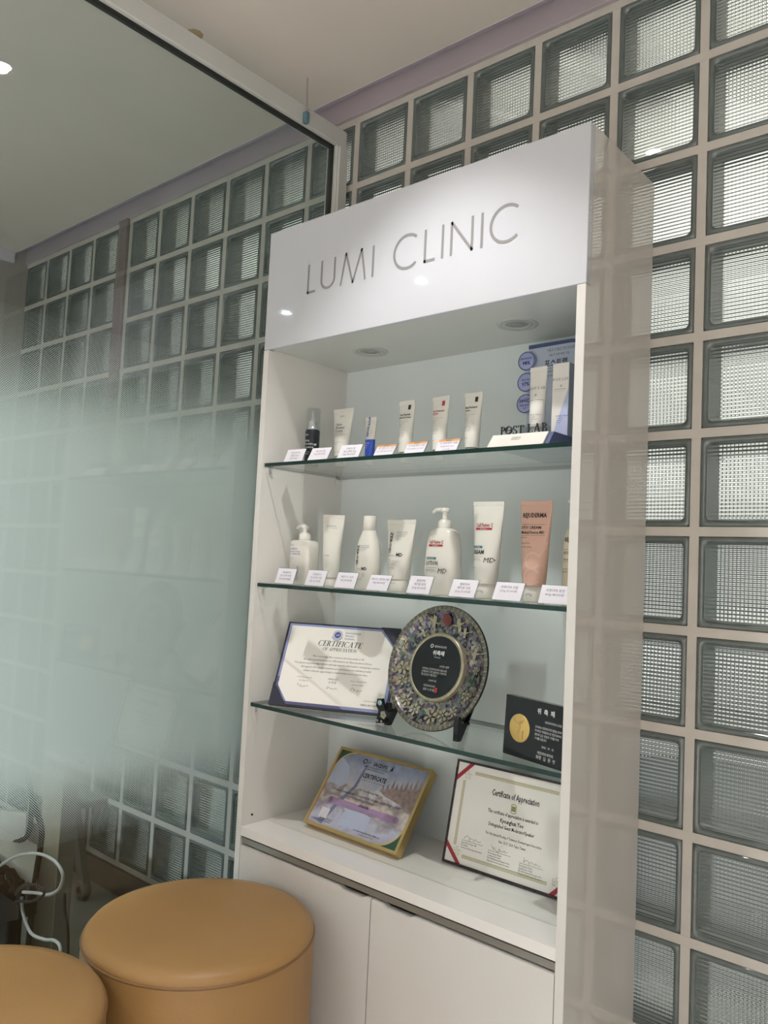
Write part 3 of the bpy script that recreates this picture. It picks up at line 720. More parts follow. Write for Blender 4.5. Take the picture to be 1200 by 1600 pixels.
T.put('피부장벽 강화 · 진정 케어', 1.927, .199, .0062, wmax=.075); T.put('보습 및 재생 관리', 1.903, .190, .0055); T.build('lettering', M_inknavy, st, -.0714, .0003)
for k, (zc, a, b, c) in enumerate(((.2305, '피부진정만족도', '98%', ''), (.182, '보습개선', '97%', ''), (.133, '24시간', '보습 지속력', '효과'))):
    bd = MB().lathe([(0, -.080), (.0190, -.080), (.0215, -.0785), (.0215, -.0745), (0, -.0745)], M_badge, 36, 1.846, zc, axis='y').build('round_badge', st)
    T = Txt(); T.ring(1.846, zc, .0195, .0214, 32); T.build('rim', M_postdk, bd, -.0806, .0002)
    T = Txt()
    if k < 2: T.put(a, 1.846, zc+.003, .0062, wmax=.031); T.put(b, 1.846, zc-.0085, .0115, bold=.022)
    else: T.put(a, 1.846, zc+.003, .0105, wmax=.034, bold=.022); T.put(b, 1.846, zc-.0055, .0058, wmax=.028); T.put(c, 1.846, zc-.0125, .0055)
    T.build('lettering', M_inknavy, bd, -.0806, .0004)
MB().box(1.918, 1.968, -.215, -.165, .0284, .0300, M_acr).box(1.918, 1.920, -.215, -.165, .03, .056, M_acr).box(1.966, 1.968, -.215, -.165, .03, .056, M_acr).box(1.92, 1.966, -.215, -.2135, .03, .056, M_acr).build('tube_holder', st)
t, fy = squeeze_tube('sample_tube', 'white POST LAB tube with shiny upper end in clear holder', 1.942, -.19, Z1+.0304, .040, .150, .030, .022, .026)
T = Txt(); serif(T, 'POST LAB', 0, .101, .0058); T.rect(-.016, .016, .078, .0788); T.rect(-.014, .012, .0735, .0738); lines(T, -.010, .046, .0048, .0036, ['REPAIR CREAM', 'soothing', 'calming care', '50 ml'], 'l'); T.ring(0, .089, .0012, .0022, 10); T.build('lettering', M_inkg, t, fy)
T = Txt(); T.poly([(.0165, .078), (.0165, .030), (-.004, .030)]); T.build('colour_panel', M_lav, t, fy, .0002)
bx = tag(empty('carton', (1.9755, -.192, Z1+.0284)), 'slim POST LAB carton, white and lavender, beside the sample tube', 'box')
MB().box(0, .0365, 0, .042, 0, .153, M_white, .0006, 1).build('carton_body', bx)
T = Txt(); T.poly([(.0363, .100), (.0363, .0005), (.002, .0005)]); T.build('colour_panel', M_lav, bx, 0, .0003)
T = Txt(); serif(T, 'POST LAB', .018, .117, .0056); T.rect(.004, .031, .099, .0998); T.rect(.004, .028, .0955, .0958); T.ring(.02, .106, .0012, .0022, 10); T.build('lettering', M_inkg, bx, 0, .0003)
T = Txt(); lines(T, .011, .043, .0045, .004, ['REPAIR CREAM', 'soothing', 'calming', '50 ml'], 'l'); T.build('lettering', M_inkblue, bx, 0, .0005)
MB().box(.0366, .0371, .0008, .0412, .0008, .152, M_boxside).build('side_panel', bx)

# ---- middle shelf
Z2 = SHLF[2]
t, fy = pump_bottle('pump_bottle', 'white squared pump bottle with blue print nearest the left panel', 1.277, -.195, Z2, [(0, .035, .022), (.002, .037, .024), (.095, .037, .024), (.108, .0365, .0235), (.112, .032, .019), (.1135, .016, .015)], 5, .154, 0, PI*.98, nozl=.033)
T = Txt(); lines(T, -.030, .088, .0062, .0062, ['아토베리어', 'Moisture Lotion', 'for sensitive skin'], 'l'); T.put('ATO', -.004, .012, .013, 'l', rot=PI/2); T.put('LOTION', .006, .012, .009, 'l', rot=PI/2); T.build('lettering', M_inkblue, t, fy)
T = Txt(); T.put('DERMA', -.030, .098, .005, 'l'); lines(T, -.030, .066, .005, .0038, ['Body & Face', 'daily care', '300 ml'], 'l'); T.build('lettering', M_inkg, t, fy)
t, fy = squeeze_tube('cream_tube', 'plain white tall tube leaning back beside the squared pump bottle', 1.362, -.180, Z2, .056, .180, .040, .022, .037, yaw=.55, lean=.02)
T = Txt(); T.put('moistence', -.004, .150, .006); T.put('cream', -.018, .075, .006, 'l'); T.rect(-.018, .012, .146, .1464); T.build('lettering', M_inkg, t, fy)
t = tag(empty('lotion_bottle', (1.485, -.180, Z2)), 'white tapered ZEROID lotion bottle with white cap', 'bottle')
pf = [(0, .030, .022), (.002, .032, .0235), (.05, .0345, .025), (.09, .034, .0245), (.115, .028, .021), (.135, .019, .0165), (.141, .0165, .0155)]
MB().loft([sell(a, b, q, 36, 2.2) for q, a, b in pf], M_white).build('bottle_body', t)
MB().lathe([(.0155, .141), (.0165, .1415), (.0158, .175), (.0145, .1765), (0, .1765)], M_white, 28).build('cap', t)
def fyb(px, pz):
    for (z0, a0, b0), (z1, a1, b1) in zip(pf, pf[1:]):
        if z0 <= pz <= z1: q = (pz-z0)/(z1-z0); a, b = a0+(a1-a0)*q, b0+(b1-b0)*q; break
    else: a, b = pf[-1][1:]
    return -b*(max(0, 1-min(1, abs(px/a)**2.2)))**(1/2.2)
T = Txt(); T.put('ZEROID', -.0185, .105, .0125, 'l', rot=-PI/2, sx=1.1, bold=.022); T.put('MD', .010, .045, .0105, bold=.022); T.rect(-.012, .004, .046, .0463); lines(T, -.014, .022, .004, .0035, ['Net 200 ml'], 'l'); T.build('lettering', M_ink, t, fyb)
T = Txt(); lines(T, -.008, .103, .0042, .0038, ['Physiological lipid', 'protective barrier', 'dermatitis skin', 'lotion care'], 'l'); T.put('Intensive lotion', -.012, .0475, .0036, 'l'); lines(T, .003, .036, .0036, .0032, ['medical', 'device', 'lotion'], 'l'); T.build('lettering', M_inkg, t, fyb)
t, fy = squeeze_tube('cream_tube', 'wide white ZEROID cream tube with upright black lettering', 1.583, -.178, Z2, .087, .168, .048, .028, .047)
T = Txt(); T.put('ZEROID', -.026, .138, .0125, 'l', rot=-PI/2, sx=1.15, bold=.022); T.put('MD', .011, .081, .0115, bold=.022); T.rect(-.026, -.002, .081, .0813); T.build('lettering', M_ink, t, fy)
T = Txt(); lines(T, -.006, .137, .0045, .0042, ['Physiological lipid', 'protective barrier', 'dermatitis skin', 'care', 'cream'], 'l'); T.put('Intensive cream', -.027, .0825, .0042, 'l'); lines(T, -.008, .069, .0042, .0036, ['medical device', 'cream MD', 'daily care'], 'l'); T.put('Net Wt. 80 g', -.020, .052, .0042, 'l'); T.ring(-.019, .067, .006, .0068, 20); T.build('lettering', M_inkg, t, fy)
T = Txt(); T.put('ZEROID', 0, .018, .0045, 'c'); T.build('lettering', M_inkg, t, lambda a, b: -.0235*math.sqrt(max(0, 1-(a/.0235)**2)))
pe = [(0, .041, .025), (.003, .044, .0275), (.06, .044, .0275), (.10, .0415, .0265), (.125, .038, .025), (.140, .034, .022), (.147, .024, .018), (.149, .0155, .015)]
t, fy = pump_bottle('pump_bottle', 'large white Cell Fusion C lotion pump bottle', 1.703, -.170, Z2, pe, 2.8, .195, 0, PI*.97, nozl=.036)
def cellfusion(t, fy, z, s, word, zz, x0):
    T = Txt(); T.put('Cell Fusion C', x0+.0005, z, .0115*s, 'l', wmax=.042*s, bold=.022); T.rect(x0, x0+.042*s, z-.0068*s, z-.0022*s); T.build('logo', M_inkred, t, fy)
    T = Txt(); T.put('EXPERT', x0+.021*s, z-.0062*s, .0038*s, sx=1.4); T.build('logo_print', M_whitetxt, t, fy, .0007)
    T = Txt(); T.rect(x0-.006, x0+.024, zz+.0125, zz+.0175); T.build('logo_bar', M_inkteal, t, fy)
    T = Txt(); T.put('BARRIDERM', x0-.0055, zz+.0132, .0045, 'l', wmax=.028); T.build('logo_print', M_whitetxt, t, fy, .0007)
    T = Txt(); T.put(word, x0-.006, zz, .0125, 'l', wmax=.035, bold=.022); T.put('MD', x0+.029, zz-.018, .0155, 'l', shear=.18); T.rect(x0-.006, x0+.027, zz-.006, zz-.0056); T.put('Medical Device', x0-.006, zz-.0125, .0045, 'l'); T.rect(x0-.006, x0+.027, zz-.0152, zz-.0149); T.put('Net Wt.', x0-.004, zz-.031, .0042, 'l'); T.build('lettering', M_ink, t, fy)
cellfusion(t, fy, .113, .95, 'LOTION', .065, -.024)
t, fy = squeeze_tube('cream_tube', 'tall white Cell Fusion C cream tube', 1.823, -.176, Z2, .079, .207, .048, .030, .045)
cellfusion(t, fy, .152, 1.0, 'CREAM', .093, -.025)
T = Txt(); T.ring(0, .011, .006, .0075, 14, .6, 0, PI); T.build('cap_mark', M_inkg, t, lambda a, b: -.0225*math.sqrt(max(0, 1-(a/.0225)**2)))
t, fy = squeeze_tube('cream_tube', 'dusty pink REJUDERMA cream tube with white cap', 1.941, -.178, Z2, .075, .207, .046, .031, .043, m=M_pink, mc=M_white)
T = Txt(); T.put('REJUDERMA', -.001, .172, .0130, wmax=.056, bold=.022); T.rect(-.030, .026, .157, .1574); T.put('ATO CREAM', -.030, .148, .0085, 'l', bold=.015); T.put('Medical Device MD', -.030, .138, .0085, 'l', wmax=.055, bold=.015); T.rect(-.030, .026, .1345, .1349); T.put('Rejuderma', -.030, .129, .004, 'l'); T.put('Intensive Moist', -.030, .117, .0042, 'l'); T.put('Net Wt. 230 g', -.028, .109, .0048, 'l'); T.build('lettering', M_ink, t, fy)
T = Txt()
for cz, a0, a1 in ((.083, .15*PI, 1.85*PI), (.050, .15*PI, 1.85*PI)): T.ring(.005, cz, .0125, .0175, 26, 1.05, a0, a1)
T.stroke([(.0195, .092), (.026, .108), (.029, .121)], .0045); T.stroke([(-.008, .040), (-.016, .034)], .0045); T.stroke([(.018, .074), (.008, .0665)], .0045); T.build('loop_mark', M_pinkmark, t, fy)
T = Txt(); T.ring(0, .011, .006, .0075, 14, .6, 0, PI); T.build('cap_mark', M_inkg, t, lambda a, b: -.0215*math.sqrt(max(0, 1-(a/.0215)**2)))
ph = [(0, .031, .026), (.003, .034, .029), (.10, .034, .029), (.130, .033, .028), (.148, .027, .023), (.156, .017, .016), (.158, .0145, .0145)]
t, fy = pump_bottle('pump_bottle', 'cream coloured REJUDERMA pump bottle half behind the right frame', 2.028, -.150, Z2, ph, 2.3, .215, 0, PI*.98, m=M_cream, nozl=.030)
T = Txt(); T.put('REJUDERMA', .004, .124, .0115, wmax=.056, bold=.022); T.put('ATO LOTION', -.0, .098, .0085); T.rect(-.030, .03, .108, .1084); T.put('Medical Device MD', 0, .086, .006, wmax=.05); T.rect(-.030, .03, .083, .0833); lines(T, -.026, .068, .006, .004, ['Intensive', 'Net 400 g'], 'l'); T.build('lettering', M_ink, t, fy)

# ---- price cards in clear stands
CARDS = [(1, 1.262, .05, .41, .064, .039, ['에스네이처', '세럼 50ml', '45,000원'], 0, 'white price card in front of the black serum bottle'),
 (1, 1.348, .06, .51, .064, .040, ['부스터크림', '50g 38,000원'], 0, 'white price card in front of the Extra Booster Cream tube'),
 (1, 1.450, .09, .46, .064, .040, ['리페어 밤', '연고 튜브 20g', '20g 18,000원'], 0, 'white price card in front of the blue and white tube'),
 (1, 1.565, .05, .57, .055, .034, ['시카 펩타이드 크림', '50ml 진정 재생 42,000원'], 1, 'orange topped price card before the tube with black collar'),
 (1, 1.655, .02, .52, .055, .034, ['선 프로텍터 크림', '50ml SPF50+ 36,000원'], 1, 'orange topped price card before the tube with red collar'),
 (1, 1.741, .02, .54, .056, .034, ['선 프로텍트 크림', '자외선 차단 50ml', '36,000원'], 1, 'orange topped price card before the tube with navy collar'),
 (2, 1.255, .04, .33, .064, .040, ['아토베리어', '모이스처 로션', '300g 42,000원'], 0, 'price card in front of the squared pump bottle'),
 (2, 1.363, 0, .35, .064, .040, ['아토베리어', '모이스처 크림', '80g 36,000원'], 0, 'price card in front of the plain leaning tube'),
 (2, 1.463, .02, .38, .063, .039, ['제로이드 로션', '80g 42,000원'], 0, 'price card in front of the ZEROID lotion bottle'),
 (2, 1.564, -.03, .46, .063, .039, ['제로이드 인텐시브 크림', '80g 42,000원'], 0, 'price card in front of the wide ZEROID tube'),
 (2, 1.681, -.06, .37, .065, .041, ['셀퓨전씨', '배리덤 로션', '500g 55,000원'], 0, 'price card in front of the large white lotion pump bottle'),
 (2, 1.794, -.01, .45, .064, .040, ['셀퓨전씨', '배리덤 크림', '250g 50,000원'], 0, 'price card in front of the tall Cell Fusion C tube'),
 (2, 1.900, .01, .48, .065, .040, ['리쥬더마 크림', '230g 50,000원'], 0, 'price card in front of the pink tube'),
 (2, 2.004, 0, .40, .062, .038, ['리쥬더마 로션', '400g 48,000원'], 0, 'price card in front of the cream coloured pump bottle')]
for sh, x, yaw, tl, w, h, rows, org, lab in CARDS:
    t = tag(empty('price_card', (x, -.271, SHLF[sh]), (0, 0, yaw)), lab, 'price card', 'price cards on shelf %d' % sh if False else ('price cards along the top glass shelf' if sh == 1 else 'price cards along the middle glass shelf'))
    c, s = math.cos(tl), math.sin(tl); e = .003
    MB().prism([(.0, 0), (.034, 0), (.034, .0014), (.002, .0014), (s*(h+e)+.0022, c*(h+e)), (s*(h+e)+.0008, c*(h+e)), (.0004, .001)], M_acr, 'x', -.001, w+.001).build('clear_stand', t)
    cd = MB().box(.0005, w-.0005, -.0005, .0, .0008, h, M_paper).build('card', t, (0, -.0003, .0012), (-tl, 0, 0))
    T = Txt(); n = len(rows); top = h-.013 if not org else h-.0125
    for k, r_ in enumerate(rows):
        T.put(r_, w/2, top-k*.0083, .0068 if not org or k == 0 else .005, wmax=w*.82)
    T.build('lettering', M_inkg, cd, -.0005, .0003)
    if org:
        T = Txt(); T.rect(.0006, w-.0006, h-.0055, h-.0002); T.build('orange_band', M_orange, cd, -.0005, .0002)
        T = Txt(); T.put('EVENT', w/2, h-.0046, .0046, sx=1.2); T.build('lettering', M_ink, cd, -.0005, .0004)

# ================================================================== certificates, plate, plaque
Z3, Z4 = SHLF[3], .5428
# --- dark folder certificate
t = tag(empty('certificate_folder', (1.281, -.292, Z3+.0028), (-.485, 0, .432)), 'certificate of appreciation in a dark navy folder with blue corners', 'certificate')
W, H = .302, .223
MB().box(0, W, .0, .006, 0, H, M_darkfold, .0012, 1).build('folder', t)
T = Txt(); T.rect(.006, W-.006, .006, H-.005); T.build('blue_border', M_bluebord, t, 0, .0005)
T = Txt(); T.poly([(.006, .006), (.19, .006), (.178, .013), (.035, .013), (.006, .065)]); T.poly([(.0065, .06), (.012, .06), (.012, .075), (.0065, .075)]); T.build('purple_band', M_purpbord, t, 0, .0008)
pp = MB().prism([(.043, .013), (W-.013, .013), (W-.013, H-.052), (W-.050, H-.011), (.013, H-.011), (.013, .052)], M_paperw, 'y', -.0018, -.0009).build('paper', t)
for pts in ([(.0, .0), (.048, .0), (.0, .060)], [(W, H), (W-.052, H), (W, H-.062)], [(W, .0), (W-.014, .0), (W, .02)]):
    MB().prism(pts, M_darkfold, 'y', -.0036, -.0019).build('corner_pocket', t)
T = Txt(); T.ring(.140, .194, .0108, .0122, 26); T.ring(.140, .194, .0138, .0152, 22, 1, PI*1.1, PI*1.9); T.disc(.140, .194, .0088); T.build('emblem', M_inkblue, pp, -.0018, .0003)
T = Txt(); T.put('IVI', .140, .1905, .0085); T.build('emblem_letters', M_whitetxt, pp, -.0018, .0006)
T = Txt(); lines(T, .160, .199, .0078, .0078, ['International', 'Vaccine', 'Institute']); T.build('emblem_words', M_inkblue, pp, -.0018, .0003)
T = Txt(); serif(T, 'CERTIFICATE', .150, .163, .0145, 'c', .22, .06); serif(T, 'OF APPRECIATION', .153, .151, .0082, 'c', .2, .06); T.build('title', M_ink, pp, -.0018, .0003)
T = Txt()
for k, (l, w_) in enumerate((('This is to certify that a donation has been made to IVI', .135), ('through your participation in CSR Initiatives by Merz Aesthetics Korea', .178), ('Your generous partnership will not only help improve child health in developing countries', .222), ('through the IVI’s vaccine research and development but will also provide', .182), ('children with the opportunity to lead healthy and productive lives.', .168))):
    T.put(l, .153, .132-k*.0098, .0066, wmax=w_, shear=.25)
for x, a, b, sd in ((.066, 'Vice President, Representative', 'Dr. Park, Sr.', 3), (.140, '국제백신연구소', '유 경 훈', 4), (.205, 'Director General of IVI', 'Jerome H. Kim', 5)):
    T.put(a, x+.012, .076, .0042, wmax=.040); T.put(b, x+.012, .067, .0048 if sd != 4 else .0062); T.scribble(x-.002, .055, .028, .012, sd)
T.put('A to Z for Aesthetics, Inc', .262, .030, .0044, wmax=.045); T.put('MERZ AESTHETICS', .258, .019, .0062, wmax=.05); T.build('lettering', M_ink, pp, -.0018, .0003)
MB().prism([(.006, .105), (.0075, .102), (.0545, .0320), (.0532, .0300), (.0520, .0310), (.006, .100)], M_darkfold, 'x', .12, .18).build('folder_stand', t)

# --- gold frame
t = tag(empty('framed_certificate', (1.320, -.190, Z4+.0135), (-.637, 0, -.016)), 'gold framed certificate with printed landscape tilted far back on the counter', 'certificate')
W, H, fw_, D = .304, .209, .0075, .023
fr = MB()
for q in ([(0, 0), (W, 0), (W-fw_, fw_), (fw_, fw_)], [(W, 0), (W, H), (W-fw_, H-fw_), (W-fw_, fw_)], [(W, H), (0, H), (fw_, H-fw_), (W-fw_, H-fw_)], [(0, H), (0, 0), (fw_, fw_), (fw_, H-fw_)]):
    MB().prism(q, M_gold, 'y', 0, D).build('frame_bar', t)
q_ = (fw_, W-fw_, fw_, H-fw_)
pic = MB().box(q_[0]-.001, q_[1]+.001, .003, .0045, q_[2]-.001, q_[3]+.001, M_pict).build('print', t)
MB().box(q_[0], q_[1], .0045, D-.002, q_[2], q_[3], M_dark).build('backing', t)
YP = .003
def corner_arc(x, z, sx, sz, r):
    pts = [(x, z)]+[(x+sx*(r-r*math.sin(k*PI/20)*1.0), z+sz*(r-r*math.cos(k*PI/20))*1.0) for k in range(11)]
    return [(x, z), (x+sx*r, z)]+[(x+sx*r*(1-math.sin(k*PI/20)), z+sz*r*(1-math.cos(k*PI/20))) for k in range(1, 10)]+[(x, z+sz*r)]
mgreen = mat('deep_green_print', '2f5243', .3, var=.05); mmount = mat('brown_ruin_print', '8d7b78', .35, var=.25, vscale=90); mpale = mat('pale_sky_print', 'a9b1c8', .3, var=.06, vscale=14); mpurp = mat('mauve_pill_print', '9d82a6', .3); mtower = mat('slate_tower_print', '717793', .35)
T = Txt(); T.poly([(.008, .115), (.008, .19), (.055, .165), (.075, .125), (.06, .11)]); T.poly([(.10, .02), (.19, .02), (.19, .06), (.11, .075)]); T.build('sky_patch', mpale, pic, YP, .0002)
T = Txt(); pts = [(.178, .128)]
for k in range(9): x = .182+k*.0128; h = .133+.004*k+(.014 if k in (2, 5, 7) else .004); pts += [(x, .131+.003*k), (x+.003, h+.010), (x+.006, h), (x+.010, .133+.003*k)]
pts += [(.2965, .163), (.2965, .10), (.20, .118)]; T.poly(pts); T.build('hill_town', mmount, pic, YP, .0003)
T = Txt(); T.poly([(.012, .018), (.0425, .022), (.098, .12), (.108, .196), (.112, .196), (.108, .12), (.076, .06), (.055, .010)]); T.build('tower', mtower, pic, YP, .0003)
T = Txt(); T.poly(corner_arc(.0075, H-.0075, 1, -1, .052)); T.poly(corner_arc(W-.0075, .0075, -1, 1, .060)); T.build('green_corner', mgreen, pic, YP, .0005)
T = Txt(); T.ring(.0075+.055, H-.0075-.055, .0535, .0565, 14, 1, PI/2, PI); T.build('gold_arc', M_goldsat, pic, YP, .0007); T = Txt(); T.ring(W-.0075-.063, .0075+.063, .061, .0645, 14, 1, -PI/2, 0); T.build('gold_arc', M_goldsat, pic, YP, .0007)
T = Txt(); T.rect(.046, .262, .064, .080); T.disc(.046, .072, .008, 16); T.disc(.262, .072, .008, 16); T.build('mauve_pill', mpurp, pic, YP, .0007)
T = Txt(); T.rect(.035, .062, .024, .050); T.build('stamp_patch', mat('pale_stamp', 'cfc9d2', .35), pic, YP, .0006)
T = Txt(); T.ring(.098, .187, .0045, .0068, 20); T.rect(.110, .118, .1862, .1874); T.put('IACDPS', .150, .181, .0135, wmax=.052, bold=.022); T.poly([(.183, .180), (.192, .180), (.19, .194)])
T.put('INTERNATIONAL ACADEMY CONSORTIUM OF', .143, .174, .005, wmax=.085); T.put('DERMATOLOGY AND PLASTIC SURGERY', .143, .168, .005, wmax=.06)
T.put('CERTIFICATE', .148, .147, .0165, wmax=.078, bold=.022); T.put('Dr. Yoo Kyoung Hun', .152, .113, .0085, wmax=.062); T.put('INTERNATIONAL EXPERT CONSORTIUM SURGERY & INJECTION SUMMIT', .150, .097, .0078, wmax=.222); T.put('2024 Annual Meeting, Dubai, January 2024', .150, .0895, .0052, wmax=.14); T.put('SPEAKER', .157, .0755, .0085, bold=.022)
T.put('Dr. Hugo Kitchen', .062, .0225, .0058, wmax=.045); T.put('President of IACDPS', .062, .0165, .0045, wmax=.04); T.put('Dr. Asim Shahmalak Raza, MBBS, BSc', .200, .0205, .0056, wmax=.085); T.put('Scientific Committee Chair', .200, .0145, .0044, wmax=.06); T.build('lettering', M_ink, pic, YP, .001)
T = Txt(); T.put('CERTIFICATE OF PARTICIPATION', .15, .139, .005, wmax=.07); T.put('has participated in the international expert consortium summit', .152, .0675, .0045, wmax=.14); T.put('as a speaker of the scientific session on 2 January 2024', .16, .0595+.004, .004, wmax=.18); T.build('fine_print', M_inkg, pic, YP, .0011)
MB().prism([(D-.001, .16), (D+.003, .16), (.115, .085), (.110, .085)], M_dark, 'x', .13, .18).build('easel_back', t)

# --- red cornered certificate
t = tag(empty('framed_certificate', (1.696, -.118, Z4+.0026), (-.218, 0, .014)), 'dark framed certificate of appreciation with red corner ribbons on the counter', 'certificate')
W, H, fw_, D = .313, .224, .005, .012
for q in ([(0, 0), (W, 0), (W-fw_, fw_), (fw_, fw_)], [(W, 0), (W, H), (W-fw_, H-fw_), (W-fw_, fw_)], [(W, H), (0, H), (fw_, H-fw_), (W-fw_, H-fw_)], [(0, H), (0, 0), (fw_, fw_), (fw_, H-fw_)]):
    MB().prism(q, M_frameblk, 'y', 0, D).build('frame_bar', t)
pp = MB().box(fw_-.001, W-fw_+.001, .0025, .004, fw_-.001, H-fw_+.001, M_paperw).build('paper', t)
MB().box(fw_, W-fw_, .004, D-.001, fw_, H-fw_, M_dark).build('backing', t); YP = .0025
def ribbon(x, z, sx, sz, a, b): return [(x+sx*a, z), (x+sx*b, z), (x, z+sz*b), (x, z+sz*a)]
for x, z, sx, sz in ((fw_, H-fw_, 1, -1), (W-fw_, H-fw_, -1, -1), (fw_, fw_, 1, 1), (W-fw_, fw_, -1, 1)):
    MB().prism(ribbon(x, z, sx, sz, .030, .042), M_ribbon, 'y', YP-.0012, YP-.0003).build('corner_ribbon', t)
T = Txt()
def greek(x, z, dx, dz, n):
    for k in range(n):
        a, b = x+dx*k, z+dz*k; s = .0034
        for u0, u1, v0, v1 in ((-s, s, s*.55, s), (-s, s, -s, -s*.55), (-s, -s*.6, -s*.55, s*.55), (-.4*s, s, -.22*s, .22*s), (s*.6, s, .2*s, s*.6)):
            T.rect(a+u0, a+u1, b+v0, b+v1)
greek(.055, .201, .0078, 0, 27); greek(.052, .022, .0078, 0, 27); greek(.026, .045, 0, .0078, 18); greek(W-.026, .045, 0, .0078, 18)
for x, z, a in ((.034, .194, 0), (W-.034, .194, 1), (.034, .030, 2), (W-.034, .030, 3)):
    for k in range(5): T.ring(x+.006*math.cos(k*1.3), z+.006*math.sin(k*1.3), .0028, .0038, 9, 1, k, k+4)
o = T.build('key_border', M_greek, pp, YP, .0003, one=True); o['kind'] = 'stuff'
T = Txt(); T.put('Certificate of Appreciation', .160, .165, .0185, wmax=.118, bold=.022); T.put('This certificate of appreciation is awarded to', .160, .1285, .0105, wmax=.125, bold=.015); T.put('Kyounghun Yoo', .160, .1135, .0125, wmax=.058, bold=.022); T.put('Distinguished Guest Moderator/Speaker', .160, .1015, .0105, wmax=.113, bold=.015); T.put('The 50th Annual Meeting of Taiwanese Dermatological Association', .168, .083, .0075, wmax=.138); T.put('Nov. 15-17, 2024, Taipei, Taiwan', .168, .0715, .0075, wmax=.066)
for x, z, sg, rows in ((.042, .0555, 11, ['Chia-Chun Chen, MD', 'President', 'Taiwanese Dermatological Association']), (.112, .051, 12, ['Wen-Hung Chung', 'Conference Chair', 'The 50th Annual Meeting of the', 'Taiwanese Dermatological Association']), (.190, .045, 13, ['Yu-Cheng Chung', 'Conference Chair', 'The 50th Annual Meeting of the', 'Taiwanese Dermatological Association'])):
    T.rect(x, x+.056, z, z+.0005); T.scribble(x+.006, z+.006, .042, .013, sg, .0005)
    for k, r_ in enumerate(rows): T.put(r_, x, z-.006-k*.0052, .0046, 'l', wmax=.056)
T.build('lettering', M_ink, pp, YP, .0004)
T = Txt(); T.ring(.160, .147, .0078, .0095, 20, 1.1, .2*PI, .8*PI); T.ring(.160, .147, .0078, .0095, 20, 1.1, 1.2*PI, 1.8*PI); T.rect(.1535, .1665, .1415, .1525); T.build('seal_emblem', M_greek, pp, YP, .0005)
T = Txt()
for k in range(3): T.rect(.156, .164, .1435+k*.003, .1443+k*.003)
T.build('seal_print', M_ink, pp, YP, .0008)
MB().prism([(D-.001, .13), (D+.002, .13), (.098, .021), (.094, .021)], M_frameblk, 'x', .13, .18).build('easel_back', t)

# --- inlaid plate and its easel
t = tag(empty('inlaid_plate', (1.709, -.190, .984), (-.237, 0, -.045)), 'round mother-of-pearl inlaid plate with black centre standing on an easel', 'plate')
RP = .139
MB().lathe([(RP-.004, .010), (RP, .004), (RP, .001), (RP-.0015, -.0005)], M_stone, 72, axis='y').build('rim_edge', t)
MB().lathe([(RP-.0015, -.0005), (RP-.0105, .0002)], M_pearlrim, 72, axis='y').build('rim_band', t)
MB().lathe([(RP-.0105, .0002), (RP-.012, .002), (.105, .011), (.082, .013), (.0755, .013)], M_pearl, 72, axis='y').build('inlaid_well', t)
MB().lathe([(RP-.004, .010), (.10, .020), (0, .021)], M_stone, 48, axis='y').build('plate_back', t)
MB().lathe([(.076, .0132), (.0765, .002), (.0745, -.0008), (.0695, -.0012), (.0685, .0002)], mat('pale_silver_ring', 'a69f88', .3, metal=.5, var=.15, vscale=90), 60, axis='y').build('centre_ring', t)
cn = MB().lathe([(.0688, .0004), (0, .0004)], M_stone, 60, axis='y').build('centre_disc', t)
wy = lambda a, b: (lambda r: .0005+(.013-.0005)*min(1, max(0, (RP-.0105-r)/.045)))(math.hypot(a, b))
T = Txt()
for k in range(64):
    th = 2*PI*k/64; c, s = math.cos(th), math.sin(th)
    def pt(u, v): r = RP-.006+v; return (r*c-u*s, r*s+u*c)
    for u0, u1, v0, v1 in ((-.0048, .0048, .0028, .0036), (-.0048, -.0040, -.003, .003), (-.003, .003, -.0032, -.0024), (.0022, .003, -.0024, .0012), (-.002, .003, .0006, .0013), (-.002, -.0012, -.001, .0006)):
        T.poly([pt(u0, v0), pt(u1, v0), pt(u1, v1), pt(u0, v1)])
o = T.build('key_fret', M_stone, t, 0, .0009, one=True); o['kind'] = 'stuff'
T = Txt(); T.disc(.004, .107, .0128, 28); T.build('red_sun', M_sun, t, wy, .0022, .0015)
def crane(x, z, s, rot, flip=1):
    shp = [[(-1.0, .0), (-.3, .12), (.25, .1), (.9, .42), (.98, .38), (.4, -.02), (-.2, -.12)], [(-.25, .1), (-.5, .75), (-.15, .62), (-.05, .85), (.12, .6), (.3, .12)], [(.2, -.0), (.55, -.75), (.25, -.6), (.1, -.8), (-.05, -.55), (-.2, -.05)], [(-1.0, .02), (-1.5, .12), (-1.45, .02), (-1.6, -.08), (-1.0, -.04)]]
    T = Txt(); c, sn = math.cos(rot), math.sin(rot)
    for p in shp: T.poly([(x+s*(flip*a*c-b*sn), z+s*(flip*a*sn+b*c)) for a, b in p])
    T.build('crane_inlay', M_crane, t, wy, .0020, .0012)
crane(-.032, .100, .0185, -.5); crane(-.060, .072, .012, .2); crane(.040, .098, .0195, .45, -1); crane(.058, .082, .014, .2, -1); crane(.096, .040, .0165, .1, -1)
def blossom(x, z, r, m=M_crane, n=6):
    T = Txt()
    a0 = R.random()*6
    for k in range(n):
        a = a0+2*PI*k/n; c, q = math.cos(a), math.sin(a)
        T.poly([(x+r*.25*c, z+r*.25*q), (x+r*.75*c-r*.28*q, z+r*.75*q+r*.28*c), (x+r*1.08*c, z+r*1.08*q), (x+r*.75*c+r*.28*q, z+r*.75*q-r*.28*c)])
    T.disc(x, z, r*.17, 8); T.build('shell_inlay', m, t, wy, .0020, .001)
for x, z, r in ((-.098, -.012, .016), (-.092, -.040, .012), (-.040, -.098, .014), (.008, -.106, .017), (.040, -.099, .015), (.066, -.088, .012), (-.068, -.082, .013), (.090, -.050, .012), (-.105, .040, .010), (.105, .005, .009)): blossom(x, z, r)
